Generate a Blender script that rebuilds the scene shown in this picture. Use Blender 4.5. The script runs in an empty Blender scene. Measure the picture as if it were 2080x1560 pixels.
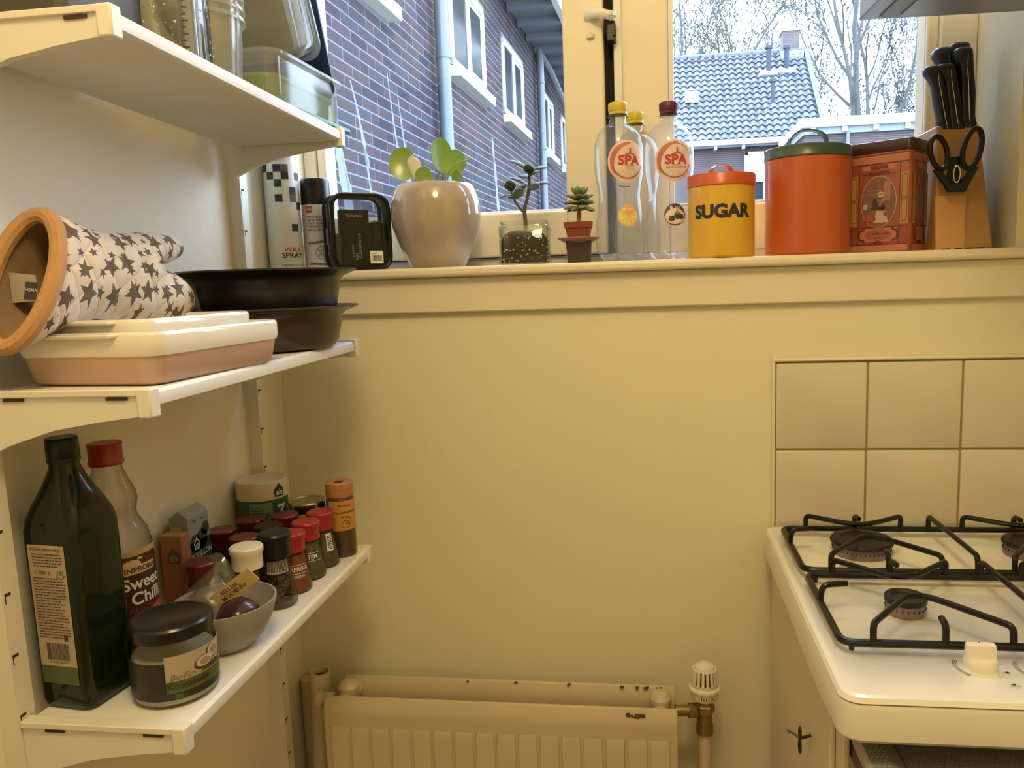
import bpy, bmesh, math, random
from math import sin, cos, pi, radians as RAD, sqrt, atan2
from mathutils import Vector, Matrix
random.seed(7)
C = bpy.context.scene.collection
SC = bpy.context.scene

# ---------------------------------------------------------------- camera
EYE = Vector((0, -1.345, 1.33))
def _axes(yaw, pitch, roll):
    f = Vector((-sin(yaw) * cos(pitch), cos(yaw) * cos(pitch), sin(pitch)))
    r = Vector((cos(yaw), sin(yaw), 0)); u = r.cross(f)
    return cos(roll) * r + sin(roll) * u, -sin(roll) * r + cos(roll) * u, f
_r, _u, _f = _axes(.1311, -.1348, -.0325)
cam = bpy.data.cameras.new('camera')
camo = bpy.data.objects.new('camera', cam); C.objects.link(camo)
camo.matrix_world = Matrix(((_r.x, _u.x, -_f.x, EYE.x), (_r.y, _u.y, -_f.y, EYE.y), (_r.z, _u.z, -_f.z, EYE.z), (0, 0, 0, 1)))
cam.sensor_width = 36; cam.sensor_fit = 'HORIZONTAL'
cam.lens = 1575 / 2080 * 36
cam.shift_x = -(1119 - 1040) / 2080
cam.shift_y = (779.5 - 780) / 2080
cam.clip_start = .02; cam.clip_end = 300
SC.camera = camo

# ---------------------------------------------------------------- world: bright overcast sky
w = bpy.data.worlds.new('sky'); SC.world = w; w.use_nodes = True
bg = w.node_tree.nodes['Background']
bg.inputs['Color'].default_value = (.64, .80, 1.0, 1); bg.inputs['Strength'].default_value = 11.5
# ---------------------------------------------------------------- the room's ceiling lamp (warm bulb)
lm = bpy.data.lights.new('lamp_bulb', 'POINT'); lm.energy = 26; lm.color = (1, .78, .40); lm.shadow_soft_size = .15
lo = bpy.data.objects.new('lamp_bulb', lm); C.objects.link(lo); lo.location = (-.02, -1.2, 2.36)
SC.view_settings.view_transform = 'Standard'; SC.view_settings.look = 'None'
SC.view_settings.exposure = 0.12; SC.view_settings.gamma = 1; SC.view_settings.use_curve_mapping = False
SC.cycles.use_denoising = True
SC.cycles.max_bounces = 10; SC.cycles.transparent_max_bounces = 24
SC.cycles.sample_clamp_indirect = 4; SC.cycles.caustics_refractive = False; SC.cycles.caustics_reflective = False

# ---------------------------------------------------------------- materials
def lin(h):
    if not isinstance(h, str): return tuple(h)
    h = h.lstrip('#'); o = []
    for i in (0, 2, 4):
        c = int(h[i:i + 2], 16) / 255
        o.append(c / 12.92 if c <= .04045 else ((c + .055) / 1.055) ** 2.4)
    return tuple(o)
_M = {}
def pm(name, col, rough=.5, metal=0, var=.05, scale=30, bump=0, bscale=150, spec=.5, coat=0, emit=None):
    """principled material with object-space noise in colour and relief"""
    if name in _M: return _M[name]
    col = lin(col)
    m = bpy.data.materials.new(name); m.use_nodes = True; nt = m.node_tree; N = nt.nodes; L = nt.links
    b = N['Principled BSDF']; b.inputs['Roughness'].default_value = rough; b.inputs['Metallic'].default_value = metal
    b.inputs['Specular IOR Level'].default_value = spec; b.inputs['Coat Weight'].default_value = coat
    b.inputs['Base Color'].default_value = (*col, 1)
    tc = N.new('ShaderNodeTexCoord')
    if var:
        n = N.new('ShaderNodeTexNoise'); n.inputs['Scale'].default_value = scale; n.inputs['Detail'].default_value = 4
        L.new(tc.outputs['Object'], n.inputs['Vector'])
        mx = N.new('ShaderNodeMix'); mx.data_type = 'RGBA'
        mx.inputs['A'].default_value = (*[min(1, c * (1 - var)) for c in col], 1)
        mx.inputs['B'].default_value = (*[min(1, c * (1 + var)) for c in col], 1)
        L.new(n.outputs['Fac'], mx.inputs['Factor']); L.new(mx.outputs['Result'], b.inputs['Base Color'])
    if bump:
        n2 = N.new('ShaderNodeTexNoise'); n2.inputs['Scale'].default_value = bscale; n2.inputs['Detail'].default_value = 5
        L.new(tc.outputs['Object'], n2.inputs['Vector'])
        bp = N.new('ShaderNodeBump'); bp.inputs['Strength'].default_value = bump; bp.inputs['Distance'].default_value = .003
        L.new(n2.outputs['Fac'], bp.inputs['Height']); L.new(bp.outputs['Normal'], b.inputs['Normal'])
    _M[name] = m; return m
def clear(name, tint=(.97, .98, .98), edge=(.75, .8, .85), gloss=.05, milky=0, milkcol=(.9, .9, .88), rough=.03, power=.35):
    """thin-walled clear plastic or glass: see-through, darker and glossier towards the silhouette"""
    if name in _M: return _M[name]
    m = bpy.data.materials.new(name); m.use_nodes = True; nt = m.node_tree; N = nt.nodes; L = nt.links; N.clear()
    out = N.new('ShaderNodeOutputMaterial')
    lw = N.new('ShaderNodeLayerWeight'); lw.inputs['Blend'].default_value = power
    mc = N.new('ShaderNodeMix'); mc.data_type = 'RGBA'
    mc.inputs['A'].default_value = (*tint, 1); mc.inputs['B'].default_value = (*edge, 1)
    L.new(lw.outputs['Facing'], mc.inputs['Factor'])
    tr = N.new('ShaderNodeBsdfTransparent'); L.new(mc.outputs['Result'], tr.inputs['Color'])
    gl = N.new('ShaderNodeBsdfGlossy'); gl.inputs['Roughness'].default_value = rough
    fr = N.new('ShaderNodeMapRange'); fr.inputs['To Min'].default_value = gloss; fr.inputs['To Max'].default_value = .6
    fp = N.new('ShaderNodeMath'); fp.operation = 'POWER'; fp.inputs[1].default_value = 3
    L.new(lw.outputs['Facing'], fp.inputs[0]); L.new(fp.outputs[0], fr.inputs['Value'])
    mix = N.new('ShaderNodeMixShader'); L.new(fr.outputs['Result'], mix.inputs['Fac'])
    L.new(tr.outputs[0], mix.inputs[1]); L.new(gl.outputs[0], mix.inputs[2]); last = mix
    if milky:
        df = N.new('ShaderNodeBsdfDiffuse'); df.inputs['Color'].default_value = (*milkcol, 1)
        tl = N.new('ShaderNodeBsdfTranslucent'); tl.inputs['Color'].default_value = (*milkcol, 1)
        a = N.new('ShaderNodeMixShader'); a.inputs['Fac'].default_value = .5
        L.new(df.outputs[0], a.inputs[1]); L.new(tl.outputs[0], a.inputs[2])
        q = N.new('ShaderNodeMixShader'); q.inputs['Fac'].default_value = milky
        L.new(mix.outputs[0], q.inputs[1]); L.new(a.outputs[0], q.inputs[2]); last = q
    L.new(last.outputs[0], out.inputs['Surface'])
    _M[name] = m; return m

# ---------------------------------------------------------------- geometry
class G:
    def __init__(s): s.v = []; s.f = []
    def add(s, vs, fs):
        o = len(s.v); s.v += [tuple(p) for p in vs]; s.f += [tuple(i + o for i in f) for f in fs]; return s
    def box(s, x0, x1, y0, y1, z0, z1):
        return s.add([(x0, y0, z0), (x1, y0, z0), (x1, y1, z0), (x0, y1, z0), (x0, y0, z1), (x1, y0, z1), (x1, y1, z1), (x0, y1, z1)],
                     [(3, 2, 1, 0), (4, 5, 6, 7), (0, 1, 5, 4), (1, 2, 6, 5), (2, 3, 7, 6), (3, 0, 4, 7)])
    def obox(s, c, ax, ay, az):
        """oriented box: centre and three half-axis vectors"""
        c, ax, ay, az = map(Vector, (c, ax, ay, az)); P = []
        for k in (-1, 1):
            for i, j in ((-1, -1), (1, -1), (1, 1), (-1, 1)): P.append(c + ax * i + ay * j + az * k)
        return s.add(P, [(3, 2, 1, 0), (4, 5, 6, 7), (0, 1, 5, 4), (1, 2, 6, 5), (2, 3, 7, 6), (3, 0, 4, 7)])
    def loft(s, secs, cap0=True, cap1=True, closed=True):
        n = len(secs[0]); vs = [p for q in secs for p in q]; fs = []
        for k in range(len(secs) - 1):
            for i in range(n if closed else n - 1):
                j = (i + 1) % n; fs.append((k * n + i, k * n + j, (k + 1) * n + j, (k + 1) * n + i))
        if cap0: fs.append(tuple(reversed(range(n))))
        if cap1: fs.append(tuple((len(secs) - 1) * n + i for i in range(n)))
        return s.add(vs, fs)
    def lathe(s, prof, n=32, c=(0, 0, 0), mod=None):
        """prof: (r, z) pairs; r = 0 closes the end"""
        secs = []; c = Vector(c)
        vs = []; rows = []
        for r, z in prof:
            if r < 1e-6: rows.append([len(vs)]); vs.append(c + Vector((0, 0, z)))
            else:
                row = []
                for i in range(n):
                    a = 2 * pi * i / n; rr, zz = (r, z) if mod is None else mod(r, z, a)
                    row.append(len(vs)); vs.append(c + Vector((rr * cos(a), rr * sin(a), zz)))
                rows.append(row)
        fs = []
        for A, B in zip(rows, rows[1:]):
            if len(A) == 1 and len(B) == 1: continue
            for i in range(n):
                j = (i + 1) % n
                if len(A) == 1: fs.append((A[0], B[j], B[i]))
                elif len(B) == 1: fs.append((A[i], A[j], B[0]))
                else: fs.append((A[i], A[j], B[j], B[i]))
        return s.add(vs, fs)
    def tube(s, path, r, n=8, closed=False, caps=True, squash=1):
        P = [Vector(p) for p in path]; m = len(P); R = r if isinstance(r, (list, tuple)) else [r] * m
        T = []
        for i in range(m):
            a = P[i - 1] if (i or closed) else P[i]; b = P[(i + 1) % m] if (i < m - 1 or closed) else P[i]
            t = b - a; T.append(t.normalized() if t.length > 1e-9 else Vector((0, 0, 1)))
        up = Vector((0, 0, 1)) if abs(T[0].z) < .9 else Vector((1, 0, 0))
        nn = (up - T[0] * up.dot(T[0])).normalized(); secs = []
        for i in range(m):
            nn = (nn - T[i] * nn.dot(T[i])); nn = nn.normalized() if nn.length > 1e-6 else T[i].orthogonal().normalized()
            bb = T[i].cross(nn)
            secs.append([P[i] + R[i] * (cos(2 * pi * k / n) * nn * squash + sin(2 * pi * k / n) * bb) for k in range(n)])
        if closed: secs.append(secs[0]); return s.loft(secs, False, False)
        return s.loft(secs, caps, caps)
    def prism(s, poly, z0, z1):
        return s.loft([[(x, y, z0) for x, y in poly], [(x, y, z1) for x, y in poly]])
    def xf(s, M, start=0):
        for i in range(start, len(s.v)): s.v[i] = tuple(M @ Vector(s.v[i]))
        return s
def rrect(hw, hd, r, n=5, cx=0, cy=0):
    P = []
    for sx, sy, a0 in ((1, -1, -pi / 2), (1, 1, 0), (-1, 1, pi / 2), (-1, -1, pi)):
        for k in range(n + 1):
            a = a0 + pi / 2 * k / n
            P.append((cx + sx * (hw - r) + r * cos(a), cy + sy * (hd - r) + r * sin(a)))
    return P
def bez(pts, n=6):
    """smooth a polyline (Catmull-Rom)"""
    P = [Vector(p) for p in pts]; o = []
    for i in range(len(P) - 1):
        a = P[max(i - 1, 0)]; b = P[i]; c = P[i + 1]; d = P[min(i + 2, len(P) - 1)]
        for k in range(n):
            t = k / n
            o.append(.5 * ((2 * b) + (c - a) * t + (2 * a - 5 * b + 4 * c - d) * t * t + (3 * b - a - 3 * c + d) * t ** 3))
    o.append(P[-1]); return o
def bend(pts, r=.008, n=5):
    """polyline with rounded corners"""
    P = [Vector(p) for p in pts]; o = [P[0]]
    rs = r if isinstance(r, (list, tuple)) else [r] * len(P)
    for a, b, c, r_i in zip(P, P[1:], P[2:], rs):
        u = (a - b); v = (c - b); d = min(r_i, u.length * .45, v.length * .45)
        p = b + u.normalized() * d; q = b + v.normalized() * d
        for k in range(n + 1):
            t = k / n; o.append(p * (1 - t) ** 2 + b * 2 * t * (1 - t) + q * t * t)
    o.append(P[-1]); return o
def mesh(g, name, sharp=35):
    me = bpy.data.meshes.new(name); me.from_pydata(g.v, [], g.f); me.validate()
    bm = bmesh.new(); bm.from_mesh(me); bmesh.ops.recalc_face_normals(bm, faces=bm.faces); bm.to_mesh(me); bm.free()
    if sharp is not None:
        me.shade_smooth(); me.set_sharp_from_angle(angle=RAD(sharp))
    return me
def ob(name, me, m=None, parent=None, loc=None, rot=None):
    o = bpy.data.objects.new(name, me); C.objects.link(o)
    if m is not None and not me.materials: me.materials.append(m)
    if parent is not None: o.parent = parent
    if loc is not None: o.location = loc
    if rot is not None: o.rotation_euler = rot
    return o
def build(g, name, m, parent=None, loc=None, rot=None, sharp=35, bevel=0, seg=2, sub=0):
    o = ob(name, mesh(g, name, sharp), m, parent, loc, rot)
    if bevel:
        b = o.modifiers.new('bevel', 'BEVEL'); b.width = bevel; b.segments = seg; b.limit_method = 'ANGLE'; b.angle_limit = RAD(40)
    if sub:
        b = o.modifiers.new('sub', 'SUBSURF'); b.levels = sub; b.render_levels = sub
    return o
def tag(o, label=None, cat=None, group=None, kind=None):
    if label: o['label'] = label
    if cat: o['category'] = cat
    if group: o['group'] = group
    if kind: o['kind'] = kind
    return o
def thing(name, loc, label, cat, group=None, rz=0, kind=None):
    o = bpy.data.objects.new(name, None); C.objects.link(o); o.location = loc; o.rotation_euler = (0, 0, rz); o.empty_display_size = .02
    return tag(o, label, cat, group, kind)
def dup(o, loc=None, rz=None, label=None):
    c = o.copy(); C.objects.link(c)
    if loc is not None: c.location = loc
    if rz is not None: c.rotation_euler = (0, 0, rz)
    if label: c['label'] = label
    for ch in list(o.children):
        d = ch.copy(); C.objects.link(d); d.parent = c
        for gc in list(ch.children):
            e = gc.copy(); C.objects.link(e); e.parent = d
    return c
# ---- flat print: 2-D shapes and lettering laid on a flat, cylindrical or turned surface
def flatmap(o, ux, uy, lift=.0004):
    o, ux, uy = Vector(o), Vector(ux).normalized(), Vector(uy).normalized(); n = ux.cross(uy)
    return lambda u, v: o + ux * u + uy * v + n * lift
def cylmap(rf, a0, z0=0, lift=.0005, c=(0, 0, 0)):
    """rf: radius or radius(z); u runs to the right as seen from outside"""
    f = rf if callable(rf) else (lambda z: rf); c = Vector(c)
    def g(u, v):
        z = z0 + v; r = f(z); a = a0 + u / max(f(z0), 1e-4)
        return c + Vector(((r + lift) * cos(a), (r + lift) * sin(a), z))
    return g
def print2d(polys, mp, name, m, parent, cut=.004, kind=None):
    """polys: list of ('v' lists, face lists) in 2-D; cut into strips of width cut so that they follow a curve"""
    bm = bmesh.new()
    for vs, fs in polys:
        V = [bm.verts.new((x, y, 0)) for x, y in vs]
        for f in fs:
            try: bm.faces.new([V[i] for i in f])
            except ValueError: pass
    if cut:
        for ax in (0, 1):
            lo = min(v.co[ax] for v in bm.verts); hi = max(v.co[ax] for v in bm.verts); k = int((hi - lo) / cut)
            if k > 40: k = 40
            for i in range(1, k + 1):
                p = [0, 0, 0]; p[ax] = lo + (hi - lo) * i / (k + 1); nn = [0, 0, 0]; nn[ax] = 1
                bmesh.ops.bisect_plane(bm, geom=bm.verts[:] + bm.edges[:] + bm.faces[:], plane_co=p, plane_no=nn)
    for v in bm.verts: v.co = mp(v.co.x, v.co.y)
    me = bpy.data.meshes.new(name); bm.to_mesh(me); bm.free(); me.shade_smooth()
    o = ob(name, me, m, parent)
    return o
def s_rect(x0, x1, y0, y1): return ([(x0, y0), (x1, y0), (x1, y1), (x0, y1)], [(0, 1, 2, 3)])
def s_disc(cx, cy, rx, ry=None, n=28):
    ry = ry or rx; return ([(cx + rx * cos(2 * pi * i / n), cy + ry * sin(2 * pi * i / n)) for i in range(n)], [tuple(range(n))])
def s_ring(cx, cy, rx, wd, a0=0, a1=2 * pi, n=36, ry=None, wd1=None):
    ry = ry or rx; vs = []; fs = []
    for i in range(n + 1):
        t = i / n; a = a0 + (a1 - a0) * t; ww = wd if wd1 is None else wd + (wd1 - wd) * sin(pi * t)
        vs += [(cx + rx * cos(a), cy + ry * sin(a)), (cx + (rx - ww) * cos(a), cy + (ry - ww) * sin(a))]
    for i in range(n): fs.append((2 * i, 2 * i + 2, 2 * i + 3, 2 * i + 1))
    return (vs, fs)
def s_poly(P): return (list(P), [tuple(range(len(P)))])
_txt = {}
def s_text(t, size, cx=0, cy=0, bold=0, sx=1, align='CENTER', shear=0, rot=0):
    k = (t, bold, align, shear)
    if k not in _txt:
        cu = bpy.data.curves.new('t', 'FONT'); cu.body = t; cu.size = 1; cu.align_x = align; cu.align_y = 'CENTER'; cu.offset = bold; cu.shear = shear
        cu.resolution_u = 3
        o = bpy.data.objects.new('t', cu); C.objects.link(o)
        bpy.context.view_layer.update()
        me = bpy.data.meshes.new_from_object(o.evaluated_get(bpy.context.evaluated_depsgraph_get()))
        _txt[k] = ([(v.co.x, v.co.y) for v in me.vertices], [tuple(p.vertices) for p in me.polygons])
        bpy.data.objects.remove(o); bpy.data.curves.remove(cu); bpy.data.meshes.remove(me)
    vs, fs = _txt[k]; c, s = cos(rot), sin(rot)
    return ([(cx + size * (sx * x * c - y * s), cy + size * (sx * x * s + y * c)) for x, y in vs], fs)
def toward(x, y): return atan2(EYE.y - y, EYE.x - x)   # direction in which the room side of an object at x, y faces

# ================================================================ setting: the kitchen shell
WALLM = pm('cream_wall_paint', (.82, .765, .57), .75, var=.05, scale=3, bump=.25, bscale=55)
WHITE = pm('white_gloss_paint', (.83, .80, .72), .38, var=.03, scale=8, bump=.05, bscale=60)
FRAME = pm('cream_window_paint', (.82, .74, .58), .42, var=.03, scale=10, bump=.08, bscale=80)
SHELFW = pm('white_laminate', (.84, .83, .82), .42, var=.02, scale=10)
def struct(g, name, m, parent=None, bevel=0, sharp=35):
    o = build(g, name, m, parent, bevel=bevel, sharp=sharp)
    if parent is None: tag(o, kind='structure')
    return o
struct(G().box(-.78, .95, -3, .42, -.1, 0), 'floor', pm('floor_vinyl', (.46, .33, .20), .5))
struct(G().box(-.78, .95, -3, 0.0, 2.6, 2.7), 'ceiling', pm('ceiling_paint', (.85, .82, .74), .8))
wl = struct(G().box(-.78, -.68, -3, .25, 0, 2.6), 'wall_left', pm('left_wall_paint', (.88, .82, .70), .7, var=.04, scale=3, bump=.2, bscale=50))
struct(G().box(.95, 1.05, -3, .25, 0, 2.6), 'wall_right', WALLM)
struct(G().box(-.78, 1.05, -3.1, -3, 0, 2.6), 'wall_front', WALLM)
g = G().box(-.68, .95, 0, .25, 0, 1.338)
g.box(.58, .95, 0, .25, 1.338, 2.6); g.box(-.68, .58, 0, .25, 2.3, 2.6)
wb = struct(g, 'wall_back', WALLM)
# cooker splashback: square tiles with recessed grout, painted bead along the top and the left edge
GROUT = pm('brown_grout', (.40, .31, .17), .85, var=.2, scale=60)
TILE = pm('cream_glazed_tile', (.74, .67, .54), .28, var=.04, scale=14, bump=.04, bscale=30)
tx0, tz0 = .2065, 1.1775
build(G().box(tx0 + .002, .95, -.0025, .0, .80, tz0), 'grout', GROUT, wb)
tme = mesh(G().loft([[(x, y, 0) for x, y in rrect(.073, .073, .002, 2)], [(x, y, -.0055) for x, y in rrect(.073, .073, .002, 2)], [(x, y, -.0065) for x, y in rrect(.0718, .0718, .002, 2)]]), 'tile')
for j in range(3):
    for i in range(5):
        o = ob('tile', tme, TILE, wb, (tx0 + .0755 + .15 * i, 0, tz0 - .0755 - .15 * j))
        o.rotation_euler = (-pi / 2 if False else 0, 0, 0)
# tiles were modelled lying down: stand them up by rotating the shared mesh once
tme.transform(Matrix(((1, 0, 0, 0), (0, 0, 1, 0), (0, -1, 0, 0), (0, 0, 0, 1))))
tb = build(G().box(tx0 - .003, .95, -.010, 0, tz0 + .001, tz0 + .0065), 'trim_3', FRAME, bevel=.002); tag(tb, kind='structure')
tb = build(G().box(tx0 - .005, tx0 + .0005, -.007, 0, .80, tz0 + .0065), 'trim_4', WALLM, bevel=.002); tag(tb, kind='structure')
# window board and the apron under it
o = build(G().box(-.68, .60, -.03, .172, 1.3385, 1.3555), 'trim_1', FRAME, bevel=.006, seg=3); tag(o, kind='structure')
o = build(G().box(-.68, .90, -.012, 0, 1.2765, 1.3385), 'trim_2', FRAME, bevel=.003); tag(o, kind='structure')

# ---------------------------------------------------------------- window
win = thing('window_1', (0, 0, 0), None, None, kind='structure')
f = G()
f.box(-.68, .58, .172, .25, 1.338, 1.372)                     # bottom member
f.box(-.68, -.654, .165, .25, 1.372, 2.3)                     # left jamb
f.box(-.062, .0375, .172, .25, 1.372, 2.3)                    # mullion
f.box(.518, .58, .18, .25, 1.372, 2.3); f.box(.498, .518, .192, .25, 1.372, 2.3)
f.box(-.68, .58, .165, .25, 2.26, 2.3)
build(f, 'window_frame', FRAME, win, bevel=.003)
s = G()                                                       # opening sash on the left
s.box(-.653, -.635, .168, .222, 1.3745, 2.255); s.box(-.155, -.0795, .150, .222, 1.3745, 2.255)
s.box(-.635, -.155, .158, .222, 1.3745, 1.458); s.box(-.635, -.155, .158, .222, 2.2, 2.255)
build(s, 'sash', FRAME, win, bevel=.004)
s = G()
for x0, x1, z0, z1 in ((-.635, -.155, 1.458, 1.4632), (.048, .498, 1.458, 1.4632)): s.box(x0, x1, .176, .196, z0, z1)
s.box(.0375, .048, .176, .23, 1.458, 2.255); s.box(-.062, -.046, .164, .172, 1.372, 2.255)
build(s, 'glazing_bead', pm('grey_white_bead', (.78, .78, .78), .4), win, bevel=.002)
build(G().box(.0375, .498, .172, .23, 1.372, 1.458), 'bottom_rail', FRAME, win, bevel=.003)
build(G().box(-.0795, -.062, .19, .225, 1.374, 2.255), 'draught_gap', pm('dark_gap', (.02, .017, .015), .9), win)
build(G().box(-.654, -.07, .166, .17, 1.3722, 1.3742), 'shadow_joint', pm('dark_joint', (.03, .025, .02), .9), win)
GLASS = clear('window_glass', (.985, .99, .99), (.93, .96, .97), .02, rough=.0, power=.2)
build(G().box(-.635, -.155, .2, .204, 1.463, 2.2), 'pane', GLASS, win)
build(G().box(.048, .498, .2, .204, 1.463, 2.2), 'pane', GLASS, win)
# dried drips of old paint and dirt on the outside of the left pane
DRIP = clear('dried_drip', (.80, .86, .90), (.8, .86, .9), .02, milky=.45, milkcol=(.75, .86, .92), rough=.4)
def drip(pts, ws, seed):
    rnd = random.Random(seed); A = []; B = []
    P = bez([(x, 0, z) for x, z in pts], 8)
    for i, p in enumerate(P):
        wd = (ws[0] + (ws[1] - ws[0]) * i / (len(P) - 1)) * (1 + rnd.uniform(-.35, .35))
        A.append((p.x - wd, .2048, p.z)); B.append((p.x + wd, .2048, p.z))
    gg = G(); n = len(A); gg.v = A + B + [(x, y + .0006, z) for x, y, z in A + B]
    for i in range(n - 1): gg.f += [(i, i + 1, n + i + 1, n + i), (2 * n + i, 3 * n + i, 3 * n + i + 1, 2 * n + i + 1)]
    build(gg, 'drip', DRIP, win)
drip([(-.588, 1.735), (-.579, 1.69), (-.570, 1.63), (-.561, 1.565)], (.0008, .0035), 1)
drip([(-.566, 1.60), (-.560, 1.53), (-.555, 1.475)], (.002, .001), 2)
drip([(-.511, 1.746), (-.506, 1.68), (-.497, 1.585)], (.0006, .0016), 3)
drip([(-.492, 1.70), (-.486, 1.63), (-.476, 1.532)], (.0006, .0022), 4)
drip([(-.305, 1.609), (-.302, 1.55), (-.298, 1.467)], (.001, .0026), 5)
drip([(-.632, 1.70), (-.622, 1.60), (-.606, 1.48)], (.003, .009), 6)
drip([(-.622, 1.66), (-.612, 1.58), (-.600, 1.50)], (.001, .004), 7)
drip([(-.640, 1.84), (-.634, 1.76), (-.626, 1.68)], (.002, .003), 8)
# casement fastener: white turn-button with a dark keep
f = G().tube(bez([(-.103, .146, 1.806), (-.088, .128, 1.801), (-.072, .127, 1.797), (-.062, .134, 1.795)], 5), [.013, .010, .0085, .008, .008] + [.008] * 11, 12)
f.lathe([(0, -.004), (.011, -.004), (.012, 0), (.012, .004), (0, .006)], 16, (-.066, .130, 1.797))
f.lathe([(0, -.006), (.007, -.006), (.008, 0), (0, .006)], 14, (-.103, .148, 1.77))
build(f, 'fastener', WHITE, win)
build(G().box(-.073, -.057, .140, .172, 1.755, 1.79).box(-.062, -.055, .136, .15, 1.762, 1.772), 'latch_keep', pm('dark_bronze', (.035, .03, .028), .4, .6), win, bevel=.002)

# ================================================================ outside: brick building beside the left pane
bb = thing('brick_building', (-1.5, 3.15, 0), 'long purplish brick building with white windows seen through the left pane', 'building', rz=-.036)
MORTAR = pm('grey_mortar', (0.0987, 0.0930, 0.1159), .9, var=.12, scale=20)
build(G().box(-.6, 0, -3.6, 10, -.6, 5.0), 'mortar_wall', MORTAR, bb)
BR = [pm('purple_brown_brick', (0.0398, 0.0318, 0.0404), .85, var=.22, scale=18, spec=.05), pm('dark_brown_brick', (0.0294, 0.0260, 0.0342), .85, var=.2, scale=18, spec=.05), pm('red_brown_brick', (0.0465, 0.0346, 0.0397), .85, var=.2, scale=18, spec=.05), pm('grey_brown_brick', (0.0363, 0.0367, 0.0477), .85, var=.2, scale=18, spec=.05)]
WINS = [(-1.05, .10), (1.40, 2.45), (3.18, 4.18), (5.48, 6.24), (6.98, 7.75)]
def hidden(y0, y1, z0, z1):
    return any(y1 > a - .03 and y0 < b + .03 and z1 > 2.83 and z0 < 3.66 for a, b in WINS)
brick_g = [G().box(-.03, .0016, -.105, .105, -.0253, .0253), G().box(-.03, .0016, -.05, .05, -.0253, .0253)]
brick_me = [[mesh(b, 'brick') for _ in BR] for b in brick_g]
for row in brick_me:
    for me, m in zip(row, BR): me.materials.append(m)
cand = []; rb = random.Random(3)
for k in range(0, 62):
    z = .95 + k * .0612
    y = -2.1 + (k % 2) * .11
    while y < 8.6:
        short = rb.random() < .12
        L = .10 if short else .21
        spans = [(y, y + L)]
        if 2.80 < z < 3.70:
            for a, b in WINS:
                nx = []
                for p0, p1 in spans:
                    if p1 <= a - .032 or p0 >= b + .032: nx.append((p0, p1)); continue
                    if p0 < a - .04: nx.append((p0, a - .032))
                    if p1 > b + .04: nx.append((b + .032, p1))
                spans = nx
        for p0, p1 in spans: cand.append(((p0 + p1) / 2, z, int(short), rb.randrange(4), p1 - p0))
        y += L + .01
def seen_rank(c):
    yw = 3.15 + c[0]; d = yw + 1.345; lo = 1.33 + .075 * d; hi = 1.33 + .355 * d
    ok = c[0] > -.86 and lo < c[1] < hi
    return (0 if ok else 1, d)
cand.sort(key=seen_rank)
for y, z, sh, mi, L in cand[:300]:
    o = ob('brick', brick_me[sh][mi], None, bb, (rb.uniform(-.0008, .0008), y, z)); o.scale.y = L / (.10 if sh else .21)
rest = [G() for _ in BR]
for y, z, sh, mi, L in cand[300:]:
    rest[mi].box(-.02, .0016, y - L / 2, y + L / 2, z - .0253, z + .0253)
vs = []; fs = []; mi_ = []
for i, gg in enumerate(rest):
    o0 = len(vs); vs += gg.v; fs += [tuple(a + o0 for a in f_) for f_ in gg.f]; mi_ += [i] * len(gg.f)
me = bpy.data.meshes.new('brickwork'); me.from_pydata(vs, [], fs)
for m in BR: me.materials.append(m)
me.polygons.foreach_set('material_index', mi_)
tag(ob('brickwork', me, None, bb), kind='stuff')
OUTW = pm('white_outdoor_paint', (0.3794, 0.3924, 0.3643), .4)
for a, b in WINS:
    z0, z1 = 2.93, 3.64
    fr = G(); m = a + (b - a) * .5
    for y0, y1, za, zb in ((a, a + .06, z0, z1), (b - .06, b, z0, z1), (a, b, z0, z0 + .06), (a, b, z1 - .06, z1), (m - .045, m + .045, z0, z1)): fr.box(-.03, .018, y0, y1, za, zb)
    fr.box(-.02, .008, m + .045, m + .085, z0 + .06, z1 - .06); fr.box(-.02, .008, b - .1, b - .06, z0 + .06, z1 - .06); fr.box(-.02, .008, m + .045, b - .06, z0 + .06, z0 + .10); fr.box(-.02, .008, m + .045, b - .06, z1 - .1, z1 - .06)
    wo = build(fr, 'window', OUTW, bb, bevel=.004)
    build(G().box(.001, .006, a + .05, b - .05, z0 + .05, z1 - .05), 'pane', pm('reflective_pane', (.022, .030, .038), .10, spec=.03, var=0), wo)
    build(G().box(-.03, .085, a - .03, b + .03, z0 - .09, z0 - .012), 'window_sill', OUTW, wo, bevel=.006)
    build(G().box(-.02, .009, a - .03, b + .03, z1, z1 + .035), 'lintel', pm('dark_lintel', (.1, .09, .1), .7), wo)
ZINC = pm('zinc_pipe', (0.0785, 0.0950, 0.1152), .45, .3, var=.15, scale=6)
for yc, z1 in ((.955, 5.0), (4.93, 3.98)):
    p = build(G().tube([(.075, yc, -.3), (.075, yc, z1)], .048 if yc < 2 else .045, 14), 'drainpipe', ZINC, bb)
    gg = G()
    for z in (1.75, 2.85, 3.6): gg.tube([(.075, yc, z), (.075, yc, z + .02)], .054, 14)
    build(gg, 'pipe_bracket', ZINC, p)
build(G().tube([(.075, 4.93, 3.95), (.12, 5.4, 3.86), (.16, 6.2, 3.66)], .04, 12), 'drainpipe', ZINC, bb)
sf = build(G().box(0, .50, 2.6, 10, 4.02, 4.08), 'soffit', pm('blue_grey_boards', (0.0785, 0.0950, 0.1195), .7, var=.3, scale=3), bb)
gg = G()
for k in range(14): gg.box(.02, .48, 2.9 + k * .5, 2.97 + k * .5, 3.94, 4.02)
build(gg, 'rafter', pm('blue_grey_rafter', (0.0634, 0.0785, 0.0994), .7, var=.2), sf)
build(G().box(.48, .54, 2.6, 10, 3.95, 4.16), 'fascia', OUTW, bb)

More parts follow.
